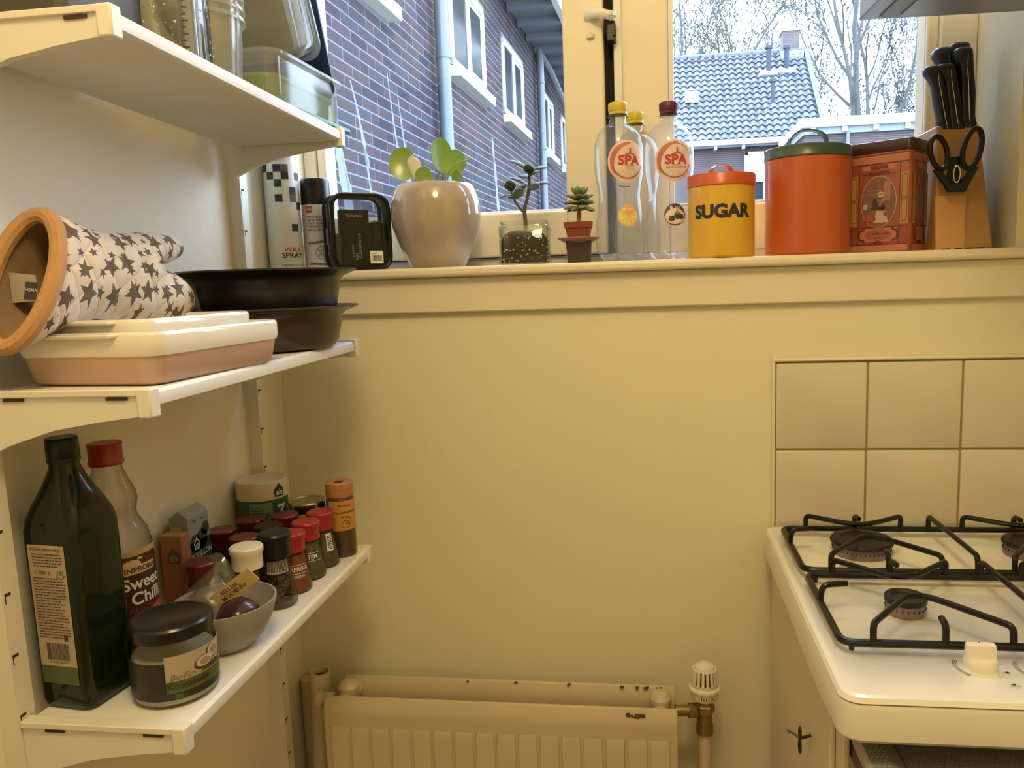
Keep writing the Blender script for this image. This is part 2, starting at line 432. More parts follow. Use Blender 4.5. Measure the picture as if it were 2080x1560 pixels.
# ================================================================ outside: tiled house across the yard
YH = 22.0
hs = thing('tiled_house', (0, YH, 0), 'house with grey-blue pantile roof and chimney seen through the right pane', 'building')
HB = pm('far_brick', (0.0484, 0.0322, 0.0378), .85, var=.25, scale=2.5)
build(G().box(-4, 4.8, .3, 6, -.6, 5.0), 'wall', HB, hs)
gg = G()
for k in range(62): gg.box(-4, 4.0, .293, .3, 1.6 + k * .055 - .006, 1.6 + k * .055 + .006)
tag(build(gg, 'mortar_joint', pm('far_mortar', (0.1023, 0.0930, 0.1054), .9), hs), kind='stuff')
gu = build(G().box(-4, 4.9, -.12, .32, 4.93, 5.10), 'gutter', OUTW, hs, bevel=.02)
gg = G()
for k in range(9): gg.box(-3.6 + k * .78, -3.52 + k * .78, -.04, .3, 4.82, 4.93)
build(gg, 'gutter_bracket', OUTW, gu)
fr = G()
for x0, x1, z0, z1 in ((2.74, 2.84, 3.3, 4.76), (3.5, 3.6, 3.3, 4.76), (2.74, 3.6, 4.66, 4.76), (2.74, 3.6, 3.3, 3.4), (2.84, 3.27, 3.9, 4.66), (3.27, 3.34, 3.3, 4.76)): fr.box(x0, x1, .22, .3, z0, z1)
hw = build(fr, 'window', OUTW, hs, bevel=.01)
build(G().box(2.8, 3.5, .27, .29, 3.36, 4.7), 'pane', pm('reflective_pane', (.022, .030, .038), .12), hw)
# roof: a slope of pantiles (S-curved, overlapping, each row proud of the one below it)
SL = RAD(45); TW = .213; TH = .272; NC = 40; NR = 16
RF = [pm('blue_grey_pantile', (0.0650, 0.0736, 0.0930), .5, var=.15, scale=6), pm('pale_blue_pantile', (0.0810, 0.0902, 0.1107), .5, var=.15, scale=6), pm('slate_pantile', (0.0542, 0.0616, 0.0781), .5, var=.15, scale=6)]
def tile_geo():
    gg = G(); top = []; bot = []; n = 9
    for i in range(n):
        t = i / (n - 1); x = t * TW * 1.08; h = .034 * (sin(2 * pi * t - .6)) + .02
        top.append((x, h)); bot.append((x, h - .03))
    def sec(y, dz, P): return [(x, y, h + dz) for x, h in P]
    prof = top + bot[::-1]
    secs = [[(x, 0, h + .05) for x, h in prof], [(x, TH * 1.12, h) for x, h in prof]]
    return gg.loft(secs)
tg = tile_geo(); TM = []
for m in RF:
    me = mesh(tg, 'roof_tile'); me.materials.append(m); TM.append(me)
x1r, yb, zb = 4.85, -.10, 5.08
build(G().add([(-4, yb, zb - .04), (x1r + .02, yb, zb - .04), (x1r + .02, yb + 4.32 * cos(SL), zb - .04 + 4.32 * sin(SL)), (-4, yb + 4.32 * cos(SL), zb - .04 + 4.32 * sin(SL)),
               (-4, yb + .1, zb - .2), (x1r + .02, yb + .1, zb - .2), (x1r + .02, yb + 4.32 * cos(SL) + .1, zb - .2 + 4.32 * sin(SL)), (-4, yb + 4.32 * cos(SL) + .1, zb - .2 + 4.32 * sin(SL))],
              [(0, 1, 2, 3), (7, 6, 5, 4), (0, 4, 5, 1), (1, 5, 6, 2), (2, 6, 7, 3), (3, 7, 4, 0)]), 'roof', pm('roof_felt', (.12, .15, .19), .8), hs)
rr = random.Random(5); tl = []
for r in range(NR):
    for c in range(NC):
        x = x1r - (c + 1) * TW
        tl.append((x, r, rr.randrange(3)))
# the columns that show in the right pane come first
tl.sort(key=lambda q: (0 if q[0] > .55 else 1, q[1] * .05 - q[0] * .01))
def tile_M(x, r): return Matrix.Translation((x, yb + r * TH * cos(SL), zb + r * TH * sin(SL) - .02)) @ Matrix.Rotation(SL, 4, 'X')
for x, r, mi in tl[:300]:
    o = ob('roof_tile', TM[mi], None, hs); o.matrix_local = tile_M(x, r)
vs = []; fs = []; mm = []
for x, r, mi in tl[300:]:
    o0 = len(vs); M_ = tile_M(x, r); vs += [tuple(M_ @ Vector(p)) for p in tg.v]; fs += [tuple(a + o0 for a in q) for q in tg.f]; mm += [mi] * len(tg.f)
me = bpy.data.meshes.new('roof_tiles'); me.from_pydata(vs, [], fs)
for m in RF: me.materials.append(m)
me.polygons.foreach_set('material_index', mm); me.shade_smooth(); me.set_sharp_from_angle(angle=RAD(40))
tag(ob('roof_tiles', me, None, hs), kind='stuff')
yr, zr = yb + 4.32 * cos(SL), zb + 4.32 * sin(SL)
gg = G()
for k in range(20): gg.tube([(x1r - .40 * (k + 1), yr, zr), (x1r - .40 * k + .03, yr, zr + .015)], .11, 10)
build(gg, 'ridge_tile', RF[2], hs)
# verge on the right-hand edge, skylight, flues, chimney
build(G().obox((x1r + .06, yb + 2.16 * cos(SL), zb + 2.16 * sin(SL)), (.07, 0, 0), (0, 2.2 * cos(SL), 2.2 * sin(SL)), (0, -.06, .06)), 'verge', RF[0], hs)
def on_roof(x, t, h=0): return Vector((x, yb + t * cos(SL) - h * sin(SL), zb + t * sin(SL) + h * cos(SL)))
UP = Vector((0, cos(SL), sin(SL))); NO = Vector((0, -sin(SL), cos(SL)))
sk = build(G().obox(on_roof(1.31, 2.02, .12), (.21, 0, 0), UP * .22, NO * .06), 'skylight', OUTW, hs, bevel=.015)
build(G().obox(on_roof(1.31, 2.02, .185), (.18, 0, 0), UP * .18, NO * .006), 'pane', pm('skylight_glass', (.72, .82, .84), .1), sk)
LEAD = pm('lead_flashing', (0.2059, 0.2282, 0.2304), .5, var=.15, scale=5)
for x, t, h in ((3.68, 3.20, .72), (4.22, 3.26, .66), (3.64, 1.62, .60)):
    b_ = on_roof(x, t)
    fl = build(G().tube([b_, b_ + Vector((0, 0, h))], .075 if t > 3 else .06, 12).lathe([(.11, 0), (.11, .08), (0, .14)], 12, b_ + Vector((0, 0, h))), 'flue', pm('dark_flue', (.03, .04, .055), .7, spec=.2), hs)
    if t > 3: build(G().obox(on_roof(x, t - .05, .06), (.26, 0, 0), UP * .12, NO * .03), 'flashing', LEAD, fl, bevel=.01)
ch = build(G().box(4.22, 4.72, yr - .05, yr + .5, zr - .6, zr + .62), 'chimney', pm('chimney_brick', (0.0818, 0.0626, 0.0707), .85, var=.2, scale=9), hs)
gg = G()
for k in range(13): gg.box(4.21, 4.73, yr - .058, yr - .05, zr - .02 + k * .05, zr - .012 + k * .05)
tag(build(gg, 'mortar_joint', pm('far_mortar', (0.1023, 0.0930, 0.1054), .9), ch), kind='stuff')
build(G().box(4.17, 4.77, yr - .1, yr + .55, zr + .62, zr + .70), 'chimney_cap', pm('chimney_cap', (.45, .42, .4), .8), ch)
build(G().box(4.12, 4.82, yr - .22, yr - .02, zr - .26, zr - .02), 'flashing', LEAD, ch)
# flat-roofed wing that comes forward on the right
wg = thing('brick_annex', (0, 18.5, 0), 'low flat-roofed brick annex with white fascia in front of the tiled house', 'building')
build(G().box(3.75, 9.5, .15, 3.3, -.6, 4.62), 'wall', HB, wg)
gg = G()
for k in range(55): gg.box(3.75, 9.5, .143, .15, 1.6 + k * .055 - .006, 1.6 + k * .055 + .006)
tag(build(gg, 'mortar_joint', pm('far_mortar', (0.1023, 0.0930, 0.1054), .9), wg), kind='stuff')
build(G().box(3.62, 9.6, -.05, 3.3, 4.70, 4.92), 'fascia', OUTW, wg, bevel=.02)
build(G().box(3.70, 9.5, 0.05, 3.3, 4.55, 4.70), 'soffit', pm('dark_soffit', (.16, .18, .22), .8), wg)
gg = G()
for k in range(8): gg.box(3.85 + k * .72, 3.97 + k * .72, 0, .15, 4.58, 4.70)
build(gg, 'rafter', OUTW, wg)
build(G().tube([(4.72, .05, 1.5), (4.72, .05, 4.6)], .05, 10), 'drainpipe', ZINC, wg)
# ground of the yard
gr = build(G().box(-40, 40, .45, 90, -.75, -.6), 'ground', pm('yard_ground', (0.1469, 0.1476, 0.1246), .9, var=.3, scale=.6)); tag(gr, kind='structure')

# ---------------------------------------------------------------- bare trees behind the house
BARK = pm('pale_bark', (0.0846, 0.0871, 0.0913), .9, var=.2, scale=3)
LEAF = [pm('yellow_olive_leaf', (0.1067, 0.1000, 0.0612), .7, var=.2), pm('grey_green_leaf', (0.0603, 0.0679, 0.0660), .7, var=.2)]
def tree(loc, h, label, seed, lean=0, spread=.6, depth=6, leaves=2200, leafm=0, r0=.2):
    rt = thing('bare_tree', loc, label, 'tree', 'trees beyond the tiled house'); R = random.Random(seed)
    big, twig, tips = G(), G(), []
    def grow(p, d, ln, r, lv):
        P = [p]; q = p.copy(); dd = d.copy(); n = 4
        for i in range(n):
            dd = (dd + Vector((R.uniform(-.16, .16), R.uniform(-.16, .16), R.uniform(-.05, .12)))).normalized(); q = q + dd * ln / n; P.append(q.copy())
        (big if lv < 3 else twig).tube(P, [max(.012, r * (1 - .45 * i / n)) for i in range(n + 1)], 7 if lv < 2 else (5 if lv < 3 else 3), caps=False)
        if lv >= 3: tips.extend(P[1:])
        if lv >= depth: return
        k = (6, 4, 3, 3, 3, 2, 2)[lv]
        for i in range(k):
            a = R.uniform(0, 2 * pi); sp = spread * R.uniform(.6, 1.3)
            side = Vector((cos(a), sin(a), R.uniform(-.2, .5))); nd = (dd * (1 - sp * .4) + side * sp).normalized()
            grow(P[-1] if i < 2 else P[R.randrange(1, n)], nd, ln * (R.uniform(.6, 1.0) if lv == 0 else R.uniform(.5, .75)), r * .40, lv + 1)
        if lv < 3: grow(P[-1], (dd + Vector((R.uniform(-.2, .2), R.uniform(-.2, .2), .1))).normalized(), ln * .8, r * .62, lv + 1)
    grow(Vector((0, 0, 0)), Vector((lean, 0, 1)).normalized(), h * .30, r0, 0)
    build(big, 'trunk', BARK, rt)
    tag(build(twig, 'twigs', BARK, rt), kind='stuff')
    lf = G()
    for i in range(leaves):
        p = R.choice(tips) + Vector((R.gauss(0, .12), R.gauss(0, .12), R.gauss(0, .12))); s = R.uniform(.06, .12)
        u = Vector((R.uniform(-1, 1), R.uniform(-1, 1), R.uniform(-1, 1))).normalized(); v = u.orthogonal().normalized() * s; u = u * s * .6
        lf.add([p - u, p + v * .8, p + u, p - v], [(0, 1, 2, 3)])
    tag(build(lf, 'leaves', LEAF[leafm], rt, sharp=None), kind='stuff')
    return rt
tree((8.2, 32, 0), 18, 'thick pale-trunked bare tree to the right of the tiled roof', 14, 0, .6, 6, 6500, 1, .29)
tree((4.9, 38, 0), 17, 'thin bare tree with sparse yellowish leaves behind the chimney', 23, -.02, .6, 6, 4000, 0, .22)
tree((0.6, 36, 0), 18, 'thin bare tree behind the left end of the tiled roof', 37, .05, .6, 6, 4000, 0, .22)

# ================================================================ radiator, valve, pipes
RAD_M = pm('yellowed_radiator_enamel', (.60, .50, .34), .42, var=.06, scale=7, bump=.05)
RUST = pm('rust_chip', (.12, .06, .03), .9)
ra = thing('radiator', (0, 0, 0), 'cream double-panel radiator with chipped paint under the window', 'radiator')
def radpanel(y0, y1, x0, x1, ztop, name):
    gg = G()
    prof = [(y1, .10), (y0 + .004, .10), (y0, .12), (y0, ztop - .03), (y0 + .002, ztop - .016), (y0 + .010, ztop - .004), (y0 + .012, ztop), (y1, ztop), (y1, ztop - .012)]
    gg.loft([[(x, y, z) for y, z in prof] for x in (x0, x1)])
    return build(gg, name, RAD_M, ra, bevel=.002)
radpanel(-.055, -.036, -.578, .033, .607, 'rear_panel')
fp = radpanel(-.128, -.110, -.586, .034, .606, 'front_panel')
gg = G()                                                     # vertical flutes pressed into the front sheet
for k in range(16):
    xc = -.557 + k * .0374; P = [(-.0172, 0), (-.0150, -.0042), (.0150, -.0042), (.0172, 0)]
    gg.loft([[(xc + a, -.128 + b, z) for a, b in P] for z in (.13, .545)] + [[(xc + a * .96, -.128 + b * .1, .556) for a, b in P]])
build(gg, 'flute', RAD_M, fp)
gg = G()
for x0, x1, zz, dep in ((-.043, -.018, .597, .004), (-.036, -.026, .5985, .004), (-.05, -.046, .599, .003)):
    pts = [(x0 + (x1 - x0) * (i + .5) / 8 + random.uniform(-.002, .002), -.1243 + random.uniform(-.0008, .0008), zz + random.uniform(-.002, .002)) for i in range(8)]
    for p in pts: gg.obox(p, (random.uniform(.001, .0026), 0, 0), (0, .0006, .0016), (0, -.0006, .0007))
for x, n in ((-.155, 2), (-.06, 3), (-.036, 2), (-.018, 5), (.004, 2), (-.34, 1), (-.25, 1)):
    for i in range(n): gg.obox((x + random.uniform(-.004, .004), -.049 + random.uniform(-.002, .004), .6068), (random.uniform(.001, .003), 0, 0), (0, .0018, 0), (0, 0, .0008))
build(gg, 'rust_chip', RUST, ra)
for xx, nm in ((-.555, 'connector'), (.006, 'connector')):
    cg = G().lathe([(.0, 0), (.017, 0), (.019, .006), (.019, .018), (.013, .026), (0, .03)], 16, (xx, -.083, .592)).tube([(xx, -.112, .588), (xx, -.052, .588)], .016, 14)
    build(cg, nm, RAD_M, ra)
build(G().tube([(-.575, -.1, .592), (-.600, -.1, .592)], .012, 12).tube([(-.596, -.1, .592), (-.606, -.1, .592)], .015, 6), 'bleed_plug', RAD_M, ra)
va = thing('thermostatic_valve', (.081, -.083, .60), 'white thermostatic valve head on a brass elbow beside the radiator', 'valve')
VW = pm('yellowed_white_plastic', (.80, .74, .60), .35)
gg = G().lathe([(0, .012), (.021, .012), (.0235, .016), (.0235, .026), (.0265, .029), (.0265, .033), (.0225, .035), (.0205, .040), (.0185, .062), (.016, .070), (.009, .075), (0, .076)], 28)
hd = build(gg, 'valve_head', VW, va)
gg = G()
for k in range(18):
    a = 2 * pi * k / 18
    gg.obox((.0198 * cos(a), .0198 * sin(a), .053), (-.0022 * sin(a), .0022 * cos(a), 0), (.0025 * cos(a), .0025 * sin(a), 0), (-.0019 * cos(a) * .9, -.0019 * sin(a) * .9, .0125))
build(gg, 'rib', VW, hd)
gg = G()
for k in range(18):
    a = 2 * pi * (k + .5) / 18
    gg.obox((.0196 * cos(a), .0196 * sin(a), .053), (-.0013 * sin(a), .0013 * cos(a), 0), (.0004 * cos(a), .0004 * sin(a), 0), (-.0016 * cos(a), -.0016 * sin(a), .011))
build(gg, 'slot', pm('dark_slot', (.05, .035, .03), .8), hd)
print2d([s_rect(-.008 + .004 * i, -.0068 + .004 * i, -.003, .0025) for i in range(5)] + [s_rect(-.012, -.0105, -.003, .004)], cylmap(.0237, -pi / 2 + .2, .021), 'scale_mark', pm('black_print', (.02, .02, .02), .6), hd)
BRASS = pm('dull_brass', (.30, .22, .10), .38, .8, var=.25, scale=60)
gg = G().lathe([(0, -.012), (.017, -.012), (.017, -.001), (.0135, .003), (.0135, .012), (0, .012)], 6).tube(bez([(0, 0, -.005), (0, 0, -.022), (0, 0, -.05)], 4), .0125, 14)
gg.lathe([(0, -.052), (.0145, -.052), (.0145, -.036), (0, -.036)], 16)
build(gg, 'valve_body', BRASS, va)
gg = G().tube([(-.002, 0, -.012), (-.050, -.006, -.010)], .0095, 12).tube([(-.014, -.001, -.0115), (-.027, -.003, -.011)], .0145, 6)
build(gg, 'union_nut', BRASS, va)
build(G().tube([(0, 0, -.05), (0, 0, -.599)], .0115, 14), 'supply_pipe', RAD_M, va)
tu = thing('cardboard_tube', (0, 0, 0), 'pale open-ended tube standing left of the radiator', 'tube')
gg = G(); base, topp = Vector((-.652, -.060, .0)), Vector((-.6145, -.066, .627)); ax = (topp - base).normalized(); n1 = ax.orthogonal().normalized(); n2 = ax.cross(n1)
def ringv(c, r, n=24): return [c + n1 * r * cos(2 * pi * i / n) + n2 * r * sin(2 * pi * i / n) for i in range(n)]
gg.loft([ringv(base, .0175), ringv(topp, .0175), ringv(topp, .0150), ringv(topp - ax * .10, .0148)], True, True)
build(gg, 'tube_wall', pm('pale_tube_paper', (.68, .58, .45), .7, var=.06, scale=8), tu)
build(G().loft([ringv(topp - ax * .012, .0149), ringv(topp - ax * .013, .0149)]), 'tube_core', pm('brown_core', (.13, .07, .03), .9), tu)
po = build(G().tube([(-.6625, -.018, 0), (-.6625, -.018, .585)], .0155, 18), 'heating_pipe', pm('cream_pipe_paint', (.62, .52, .36), .6)); tag(po, 'plain cream riser pipe in the corner behind the open tube', 'pipe')  # single cream tone over the whole pipe

# ================================================================ cooker
EN = pm('white_enamel', (.88, .87, .84), .14, var=.02, scale=9, coat=.6)
RIM = pm('cream_hob_rim', (.82, .77, .66), .3, var=.03, scale=8)
BLK = pm('black_enamel_rod', (.008, .0065, .006), .33, var=.2, scale=40, spec=.35)
ck = thing('gas_hob', (0, 0, 0), 'white enamel gas hob with black pan supports against the tiles', 'hob')
X0, X1, Y0, Y1, ZT = .187, .765, -.572, -.012, .895
cx_, cy_ = (X0 + X1) / 2, (Y0 + Y1) / 2; hw_, hd_ = (X1 - X0) / 2, (Y1 - Y0) / 2
gg = G()
def lv(hw, hd, r, z): return [(x, y, z) for x, y in rrect(hw, hd, r, 6, cx_, cy_)]
gg.loft([lv(hw_ - .006, hd_ - .006, .02, ZT - .052), lv(hw_, hd_, .024, ZT - .046), lv(hw_, hd_, .024, ZT - .012), lv(hw_ - .002, hd_ - .002, .022, ZT - .008)])
build(gg, 'rim', RIM, ck)
gg = G().loft([lv(hw_ - .003, hd_ - .003, .022, ZT - .0075), lv(hw_ - .001, hd_ - .001, .022, ZT - .006), lv(hw_ - .004, hd_ - .004, .02, ZT - .001), lv(hw_ - .009, hd_ - .009, .018, ZT)], True, False)
# recessed well: the plate's inner border, sloping sides and floor
def wl_(x0, x1, y0, y1, r, z): return [(x, y, z) for x, y in rrect((x1 - x0) / 2, (y1 - y0) / 2, r, 6, (x0 + x1) / 2, (y0 + y1) / 2)]
gg.loft([lv(hw_ - .009, hd_ - .009, .018, ZT), wl_(.203, .752, -.476, -.040, .03, ZT), wl_(.214, .741, -.466, -.05, .026, ZT - .006)], False, True)
build(gg, 'top_plate', EN, ck)
def burner(x, y, r):
    b = build(G().lathe([(r * .92, 0), (r * .95, .004), (r * .9, .016), (0, .016)], 36, (x, y, ZT - .006)), 'burner_ring', pm('grey_aluminium_burner', (.26, .20, .19), .45, .5, var=.2, scale=80), ck)
    gg = G()
    for k in range(int(r * 900)):
        a = 2 * pi * k / int(r * 900); gg.obox((x + r * .925 * cos(a), y + r * .925 * sin(a), ZT + .004), (-.0005 * sin(a), .0005 * cos(a), 0), (.0014 * cos(a), .0014 * sin(a), 0), (0, 0, .0012))
    build(gg, 'flame_port', BLK, b)
    build(G().lathe([(r * .8, .014), (r, .0165), (r * 1.02, .020), (r * .98, .0235), (r * .7, .0245), (r * .62, .0215), (0, .0212)], 36, (x, y, ZT - .006)), 'burner_cap', pm('dark_burner_cap', (.020, .017, .018), .45, var=.25, scale=50, spec=.35), ck)
B1, B2, B3, B4 = (.321, -.126), (.3185, -.347), (.566, -.126), (.566, -.347)
for (x, y), r in ((B1, .046), (B2, .0255), (B3, .037), (B4, .037)): burner(x, y, r)
ZF, ZP = .905, .928; RR = .0042
def grate(y0, y1, burners):
    gr_ = G(); x0, x1 = .2115, .742
    P = [(x, y, ZF) for x, y in rrect((x1 - x0) / 2, (y1 - y0) / 2, .016, 5, (x0 + x1) / 2, (y0 + y1) / 2)]
    gr_.tube(P, RR * 1.12, 10, closed=True)
    o = build(gr_, 'pan_support', BLK, ck)
    def rod(pts, r=.026): build(G().tube(bend(pts, r), RR * .95, 10), 'support_rod', BLK, o)
    for (bx, by) in burners:
        for yy, sg in ((y1, -1), (y0, 1)):
            rod([(bx - .072, yy, ZF), (bx - .072, yy + sg * .002, ZP), (bx + .001, by - .006 - sg * .016, ZP), (bx + .078, yy + sg * .002, ZP), (bx + .078, yy, ZF)], [.008, .040, .008])
            rod([(bx + .006, yy, ZF), (bx + .006, yy + sg * .001, ZP), (bx + .008, yy + sg * .020, ZP)], .008)
        lx = x0 if bx < .45 else None
        if lx: rod([(lx, by - .008, ZF), (lx + .002, by - .008, ZP), (lx + .034, by - .002, ZP)], .012)
    rod([(.442, y1, ZF), (.442, y1 - .001, ZP), (.446, y0 + .002, ZP), (.446, y0, ZF)])
    gg = G()
    for x, y in ((x0, y0), (x1, y0), (x0, y1), (x1, y1)): gg.lathe([(.003, 0), (.004, .010)], 8, (x + (.012 if x < .4 else -.012), y + (.003 if y == y0 else -.003), ZT))
    build(gg, 'rubber_foot', BLK, o)
grate(-.245, -.058, [B1, B3]); grate(-.468, -.262, [B2, B4])
KN = pm('white_knob_plastic', (.85, .82, .74), .28)
for x in (.350, .413, .476, .539, .602):
    kn = build(G().lathe([(0, 0), (.0165, 0), (.017, .003), (.0165, .010), (.0155, .012), (0, .012)], 28, (x, -.497, ZT)), 'knob', KN, ck)
    gg = G(); n = 14
    A = [(.0165 * cos(a), -.0 + .0165 * sin(a)) for a in [pi * i / n for i in range(n + 1)]]
    secs = []
    for z, k in ((.011, 1), (.024, .98), (.0265, .92)): secs.append([(x + .016 * k * cos(2 * pi * i / 28), -.497 + max(-.0055 * k, min(.0055 * k, .016 * k * sin(2 * pi * i / 28))), ZT + z) for i in range(28)])
    build(gg.loft(secs), 'knob_grip', KN, kn)
    build(G().box(x - .0006, x + .0006, -.494, -.4915, ZT + .0264, ZT + .0268), 'knob_mark', pm('black_print', (.02, .02, .02), .6), kn)
BP = pm('black_print', (.02, .02, .02), .6)
mp = flatmap((0, 0, ZT), (1, 0, 0), (0, 1, 0), .0003)
sh = []
for x in (.350, .413):
    for d in (.0235, .0253, .027): sh.append(s_ring(x, -.497, d, .0005, RAD(140), RAD(235 - d * 200), 18))
    sh += [s_disc(x + .0235, -.508, .0022), s_ring(x - .019, -.5155, .0016, .0005, n=12), s_ring(x + .0005, -.497, .0225, .0004, RAD(-40), RAD(-20), 8)]
    for i, (a, b) in enumerate(((.016, -.536), (.0195, -.533), (.0235, -.536), (.020, -.539))): sh.append(s_disc(x + a, b, .0019) if i == 1 else s_ring(x + a, b, .0019, .0004, n=14))
print2d(sh, mp, 'printed_scale', BP, ck, cut=0)
# cooker body under the hob: cabinet side with a small key, and the open oven door lined with dimpled metal
cb = thing('oven_cabinet', (0, 0, 0), 'cream oven cabinet with a key in its side and its dimpled door open', 'cabinet')
build(G().box(.207, .75, -.46, -.02, 0, .790).box(.207, .2155, -.50, -.02, 0, .842).box(.2155, .75, -.40, -.02, .790, .842), 'body', pm('cream_cabinet_paint', (.78, .68, .50), .5, var=.04, scale=6), cb, bevel=.002)
build(G().box(.200, .207, -.47, -.03, .05, .842), 'side_panel', pm('cream_cabinet_paint', (.78, .68, .50), .5), cb, bevel=.002)
build(G().tube([(.196, -.30, .836), (.196, -.47, .836), (.200, -.498, .832)], .006, 10), 'edge_moulding', RIM, cb)
DK = pm('dark_steel_key', (.05, .04, .035), .4, .7)
build(G().tube([(.200, -.365, .725), (.186, -.368, .722)], .002, 8), 'key', DK, cb)
kg = G(); kc = Vector((.186, -.370, .722))
kg.tube([kc + Vector((-.001, .009 * cos(2 * pi * i / 16) * .55, .009 * sin(2 * pi * i / 16) - .010)) for i in range(16)], .0016, 6, closed=True)
kg.tube([kc + Vector((-.001, .009 * cos(2 * pi * i / 16) * .55, .009 * sin(2 * pi * i / 16) + .008)) for i in range(16)], .0016, 6, closed=True)
kg.tube([kc, kc + Vector((-.006, .006, .003)), kc + Vector((-.016, .010, .006))], .0016, 6)
build(kg, 'key_bow', DK, cb)
DIM = pm('dimpled_steel', (.50, .49, .50), .38, .55, var=.1, scale=30)
zt_ = .815
dr = build(G().box(.2165, .75, -.90, -.45, zt_ - .035, zt_ - .012), 'open_door', pm('dark_door_edge', (.06, .055, .06), .4, .4), cb, bevel=.003)
tag(dr, 'oven door lying open, lined with dimpled steel')
fg = G(); prof = [(.2165, zt_ - .012), (.2165, zt_ - .004), (.222, zt_), (.244, zt_), (.252, zt_ - .004), (.262, zt_ - .012)]
fg.loft([[(x, y, z) for x, z in prof] for y in (-.90, -.45)])
build(fg, 'door_frame', DIM, dr)
build(G().box(.262, .75, -.90, -.45, zt_ - .014, zt_ - .0105), 'inner_sheet', DIM, dr)
dm = G()
def dimple(x, y, z, r=.0022):
    n = 6; top = (x, y, z + r * .55); o0 = len(dm.v)
    dm.v += [(x + r * cos(2 * pi * i / n), y + r * sin(2 * pi * i / n), z) for i in range(n)] + [top]; dm.f += [(o0 + i, o0 + (i + 1) % n, o0 + n) for i in range(n)]
for j in range(72):
    y = -.46 - j * .005
    for i in range(4): dimple(.2245 + i * .005 + (j % 2) * .0025, y, zt_)
    for i in range(34): dimple(.268 + i * .005 + (j % 2) * .0025, y, zt_ - .0105)
tag(build(dm, 'dimples', DIM, dr), kind='stuff')

# hood corner at the top right
hd = thing('cooker_hood', (0, 0, 0), 'grey underside of the cooker hood at the top right', 'cooker hood', rz=RAD(3))
HG = pm('grey_hood_metal', (.34, .37, .44), .4, .2, var=.04); HP = pm('grey_hood_panel', (.29, .32, .38), .5, var=.04)
hd.location = (.319, -.055, 1.702)
build(G().box(0, .62, -.5, 0, 0, .16), 'hood_body', HG, hd, bevel=.003)
build(G().box(.024, .60, -.47, -.016, -.003, 0), 'filter_panel', HP, hd, bevel=.001)
build(G().box(.05, .58, -.45, -.030, -.006, -.003), 'filter_frame', HG, hd, bevel=.001)

# ================================================================ wall shelving
up_m = pm('white_shelf_steel', (.82, .79, .72), .4, var=.03, scale=12)
DARK = pm('dark_slot', (.05, .035, .03), .8)
def upright(y0, label):
    gg = G()
    gg.box(-.68, -.6575, y0, y0 + .0015, .2, 2.2).box(-.68, -.6575, y0 + .0205, y0 + .022, .2, 2.2).box(-.660, -.6575, y0 + .0015, y0 + .0205, .2, 2.2)
    o = build(gg, 'shelf_upright', up_m); tag(o, label, 'shelf upright', 'slotted shelf uprights')
    gg = G()
    for k in range(29): gg.box(-.6577, -.6571, y0 + .003, y0 + .0105, .3 + k * .0660, .3030 + k * .0660).box(-.6577, -.6571, y0 + .003, y0 + .0040, .292 + k * .0660, .3025 + k * .0660)
    tag(build(gg, 'slot', DARK, o), kind='stuff')
upright(-.1305, 'far white slotted shelf upright, by the corner of the window wall')
upright(-.6720, 'near white slotted shelf upright at the left edge, beside the green oil bottle')
def shelf(zf, zn, label, nm):
    """zf, zn: height of the top surface at the far and the near end"""
    def z(y): return zf + (zn - zf) * (y + .13) / (-.53)
    ya, yb_ = -.657, -.150; gg = G()
    prof = [(-.652, 0), (-.4795, 0), (-.4755, -.003), (-.4745, -.009), (-.4755, -.015), (-.4795, -.0175), (-.652, -.0175)]
    gg.loft([[(x, y, z(y) + h) for x, h in prof] for y in (ya, yb_)])
    o = build(gg, 'wall_shelf', SHELFW); tag(o, label, 'shelf', 'white wall shelves')
    for y, s_ in ((-.672, 1), (-.150, 1)):
        y0, y1 = (y, y + .0148) if y < -.5 else (y, y + .0145); zz = z(y) - .0005
        gg = G(); P = [(-.657, zz - .001), (-.487, zz - .001), (-.487, zz - .024), (-.53, zz - .029), (-.58, zz - .037), (-.63, zz - .052), (-.657, zz - .064)]
        gg.loft([[(x, yy, q) for x, q in P] for yy in (y0 + .003, y1 - .003)])
        br = build(gg, 'bracket', up_m, o)
        build(G().box(-.657, -.487, y0, y1, zz - .004, zz + .0028), 'bracket_flange', up_m, br, bevel=.001)
        build(G().box(-.4875, -.4725, y0 - .0005, y1 + .0005, zz - .0255, zz + .0035), 'end_cap', pm('white_cap_plastic', (.84, .81, .74), .4), br, bevel=.002)
        gg = G()
        for x in (-.63, -.52): gg.box(x, x + .022, y0 + .0015, y0 + .0031, zz - .008, zz - .0048)
        build(gg, 'slot', DARK, br)
    return z
z_top = shelf(1.570, 1.583, 'top white shelf holding glass and plastic tubs', 0)
z_mid = shelf(1.2405, 1.236, 'middle white shelf holding the oven mitt and oven dishes', 0)
z_low = shelf(.893, .889, 'bottom white shelf holding the bottles and spice jars', 0)

# ================================================================ things on the window board (top at ZS)
ZS = 1.3555
PRINTK = pm('black_print', (.02, .02, .02), .6); PRINTW = pm('white_print', (.85, .83, .78), .6)
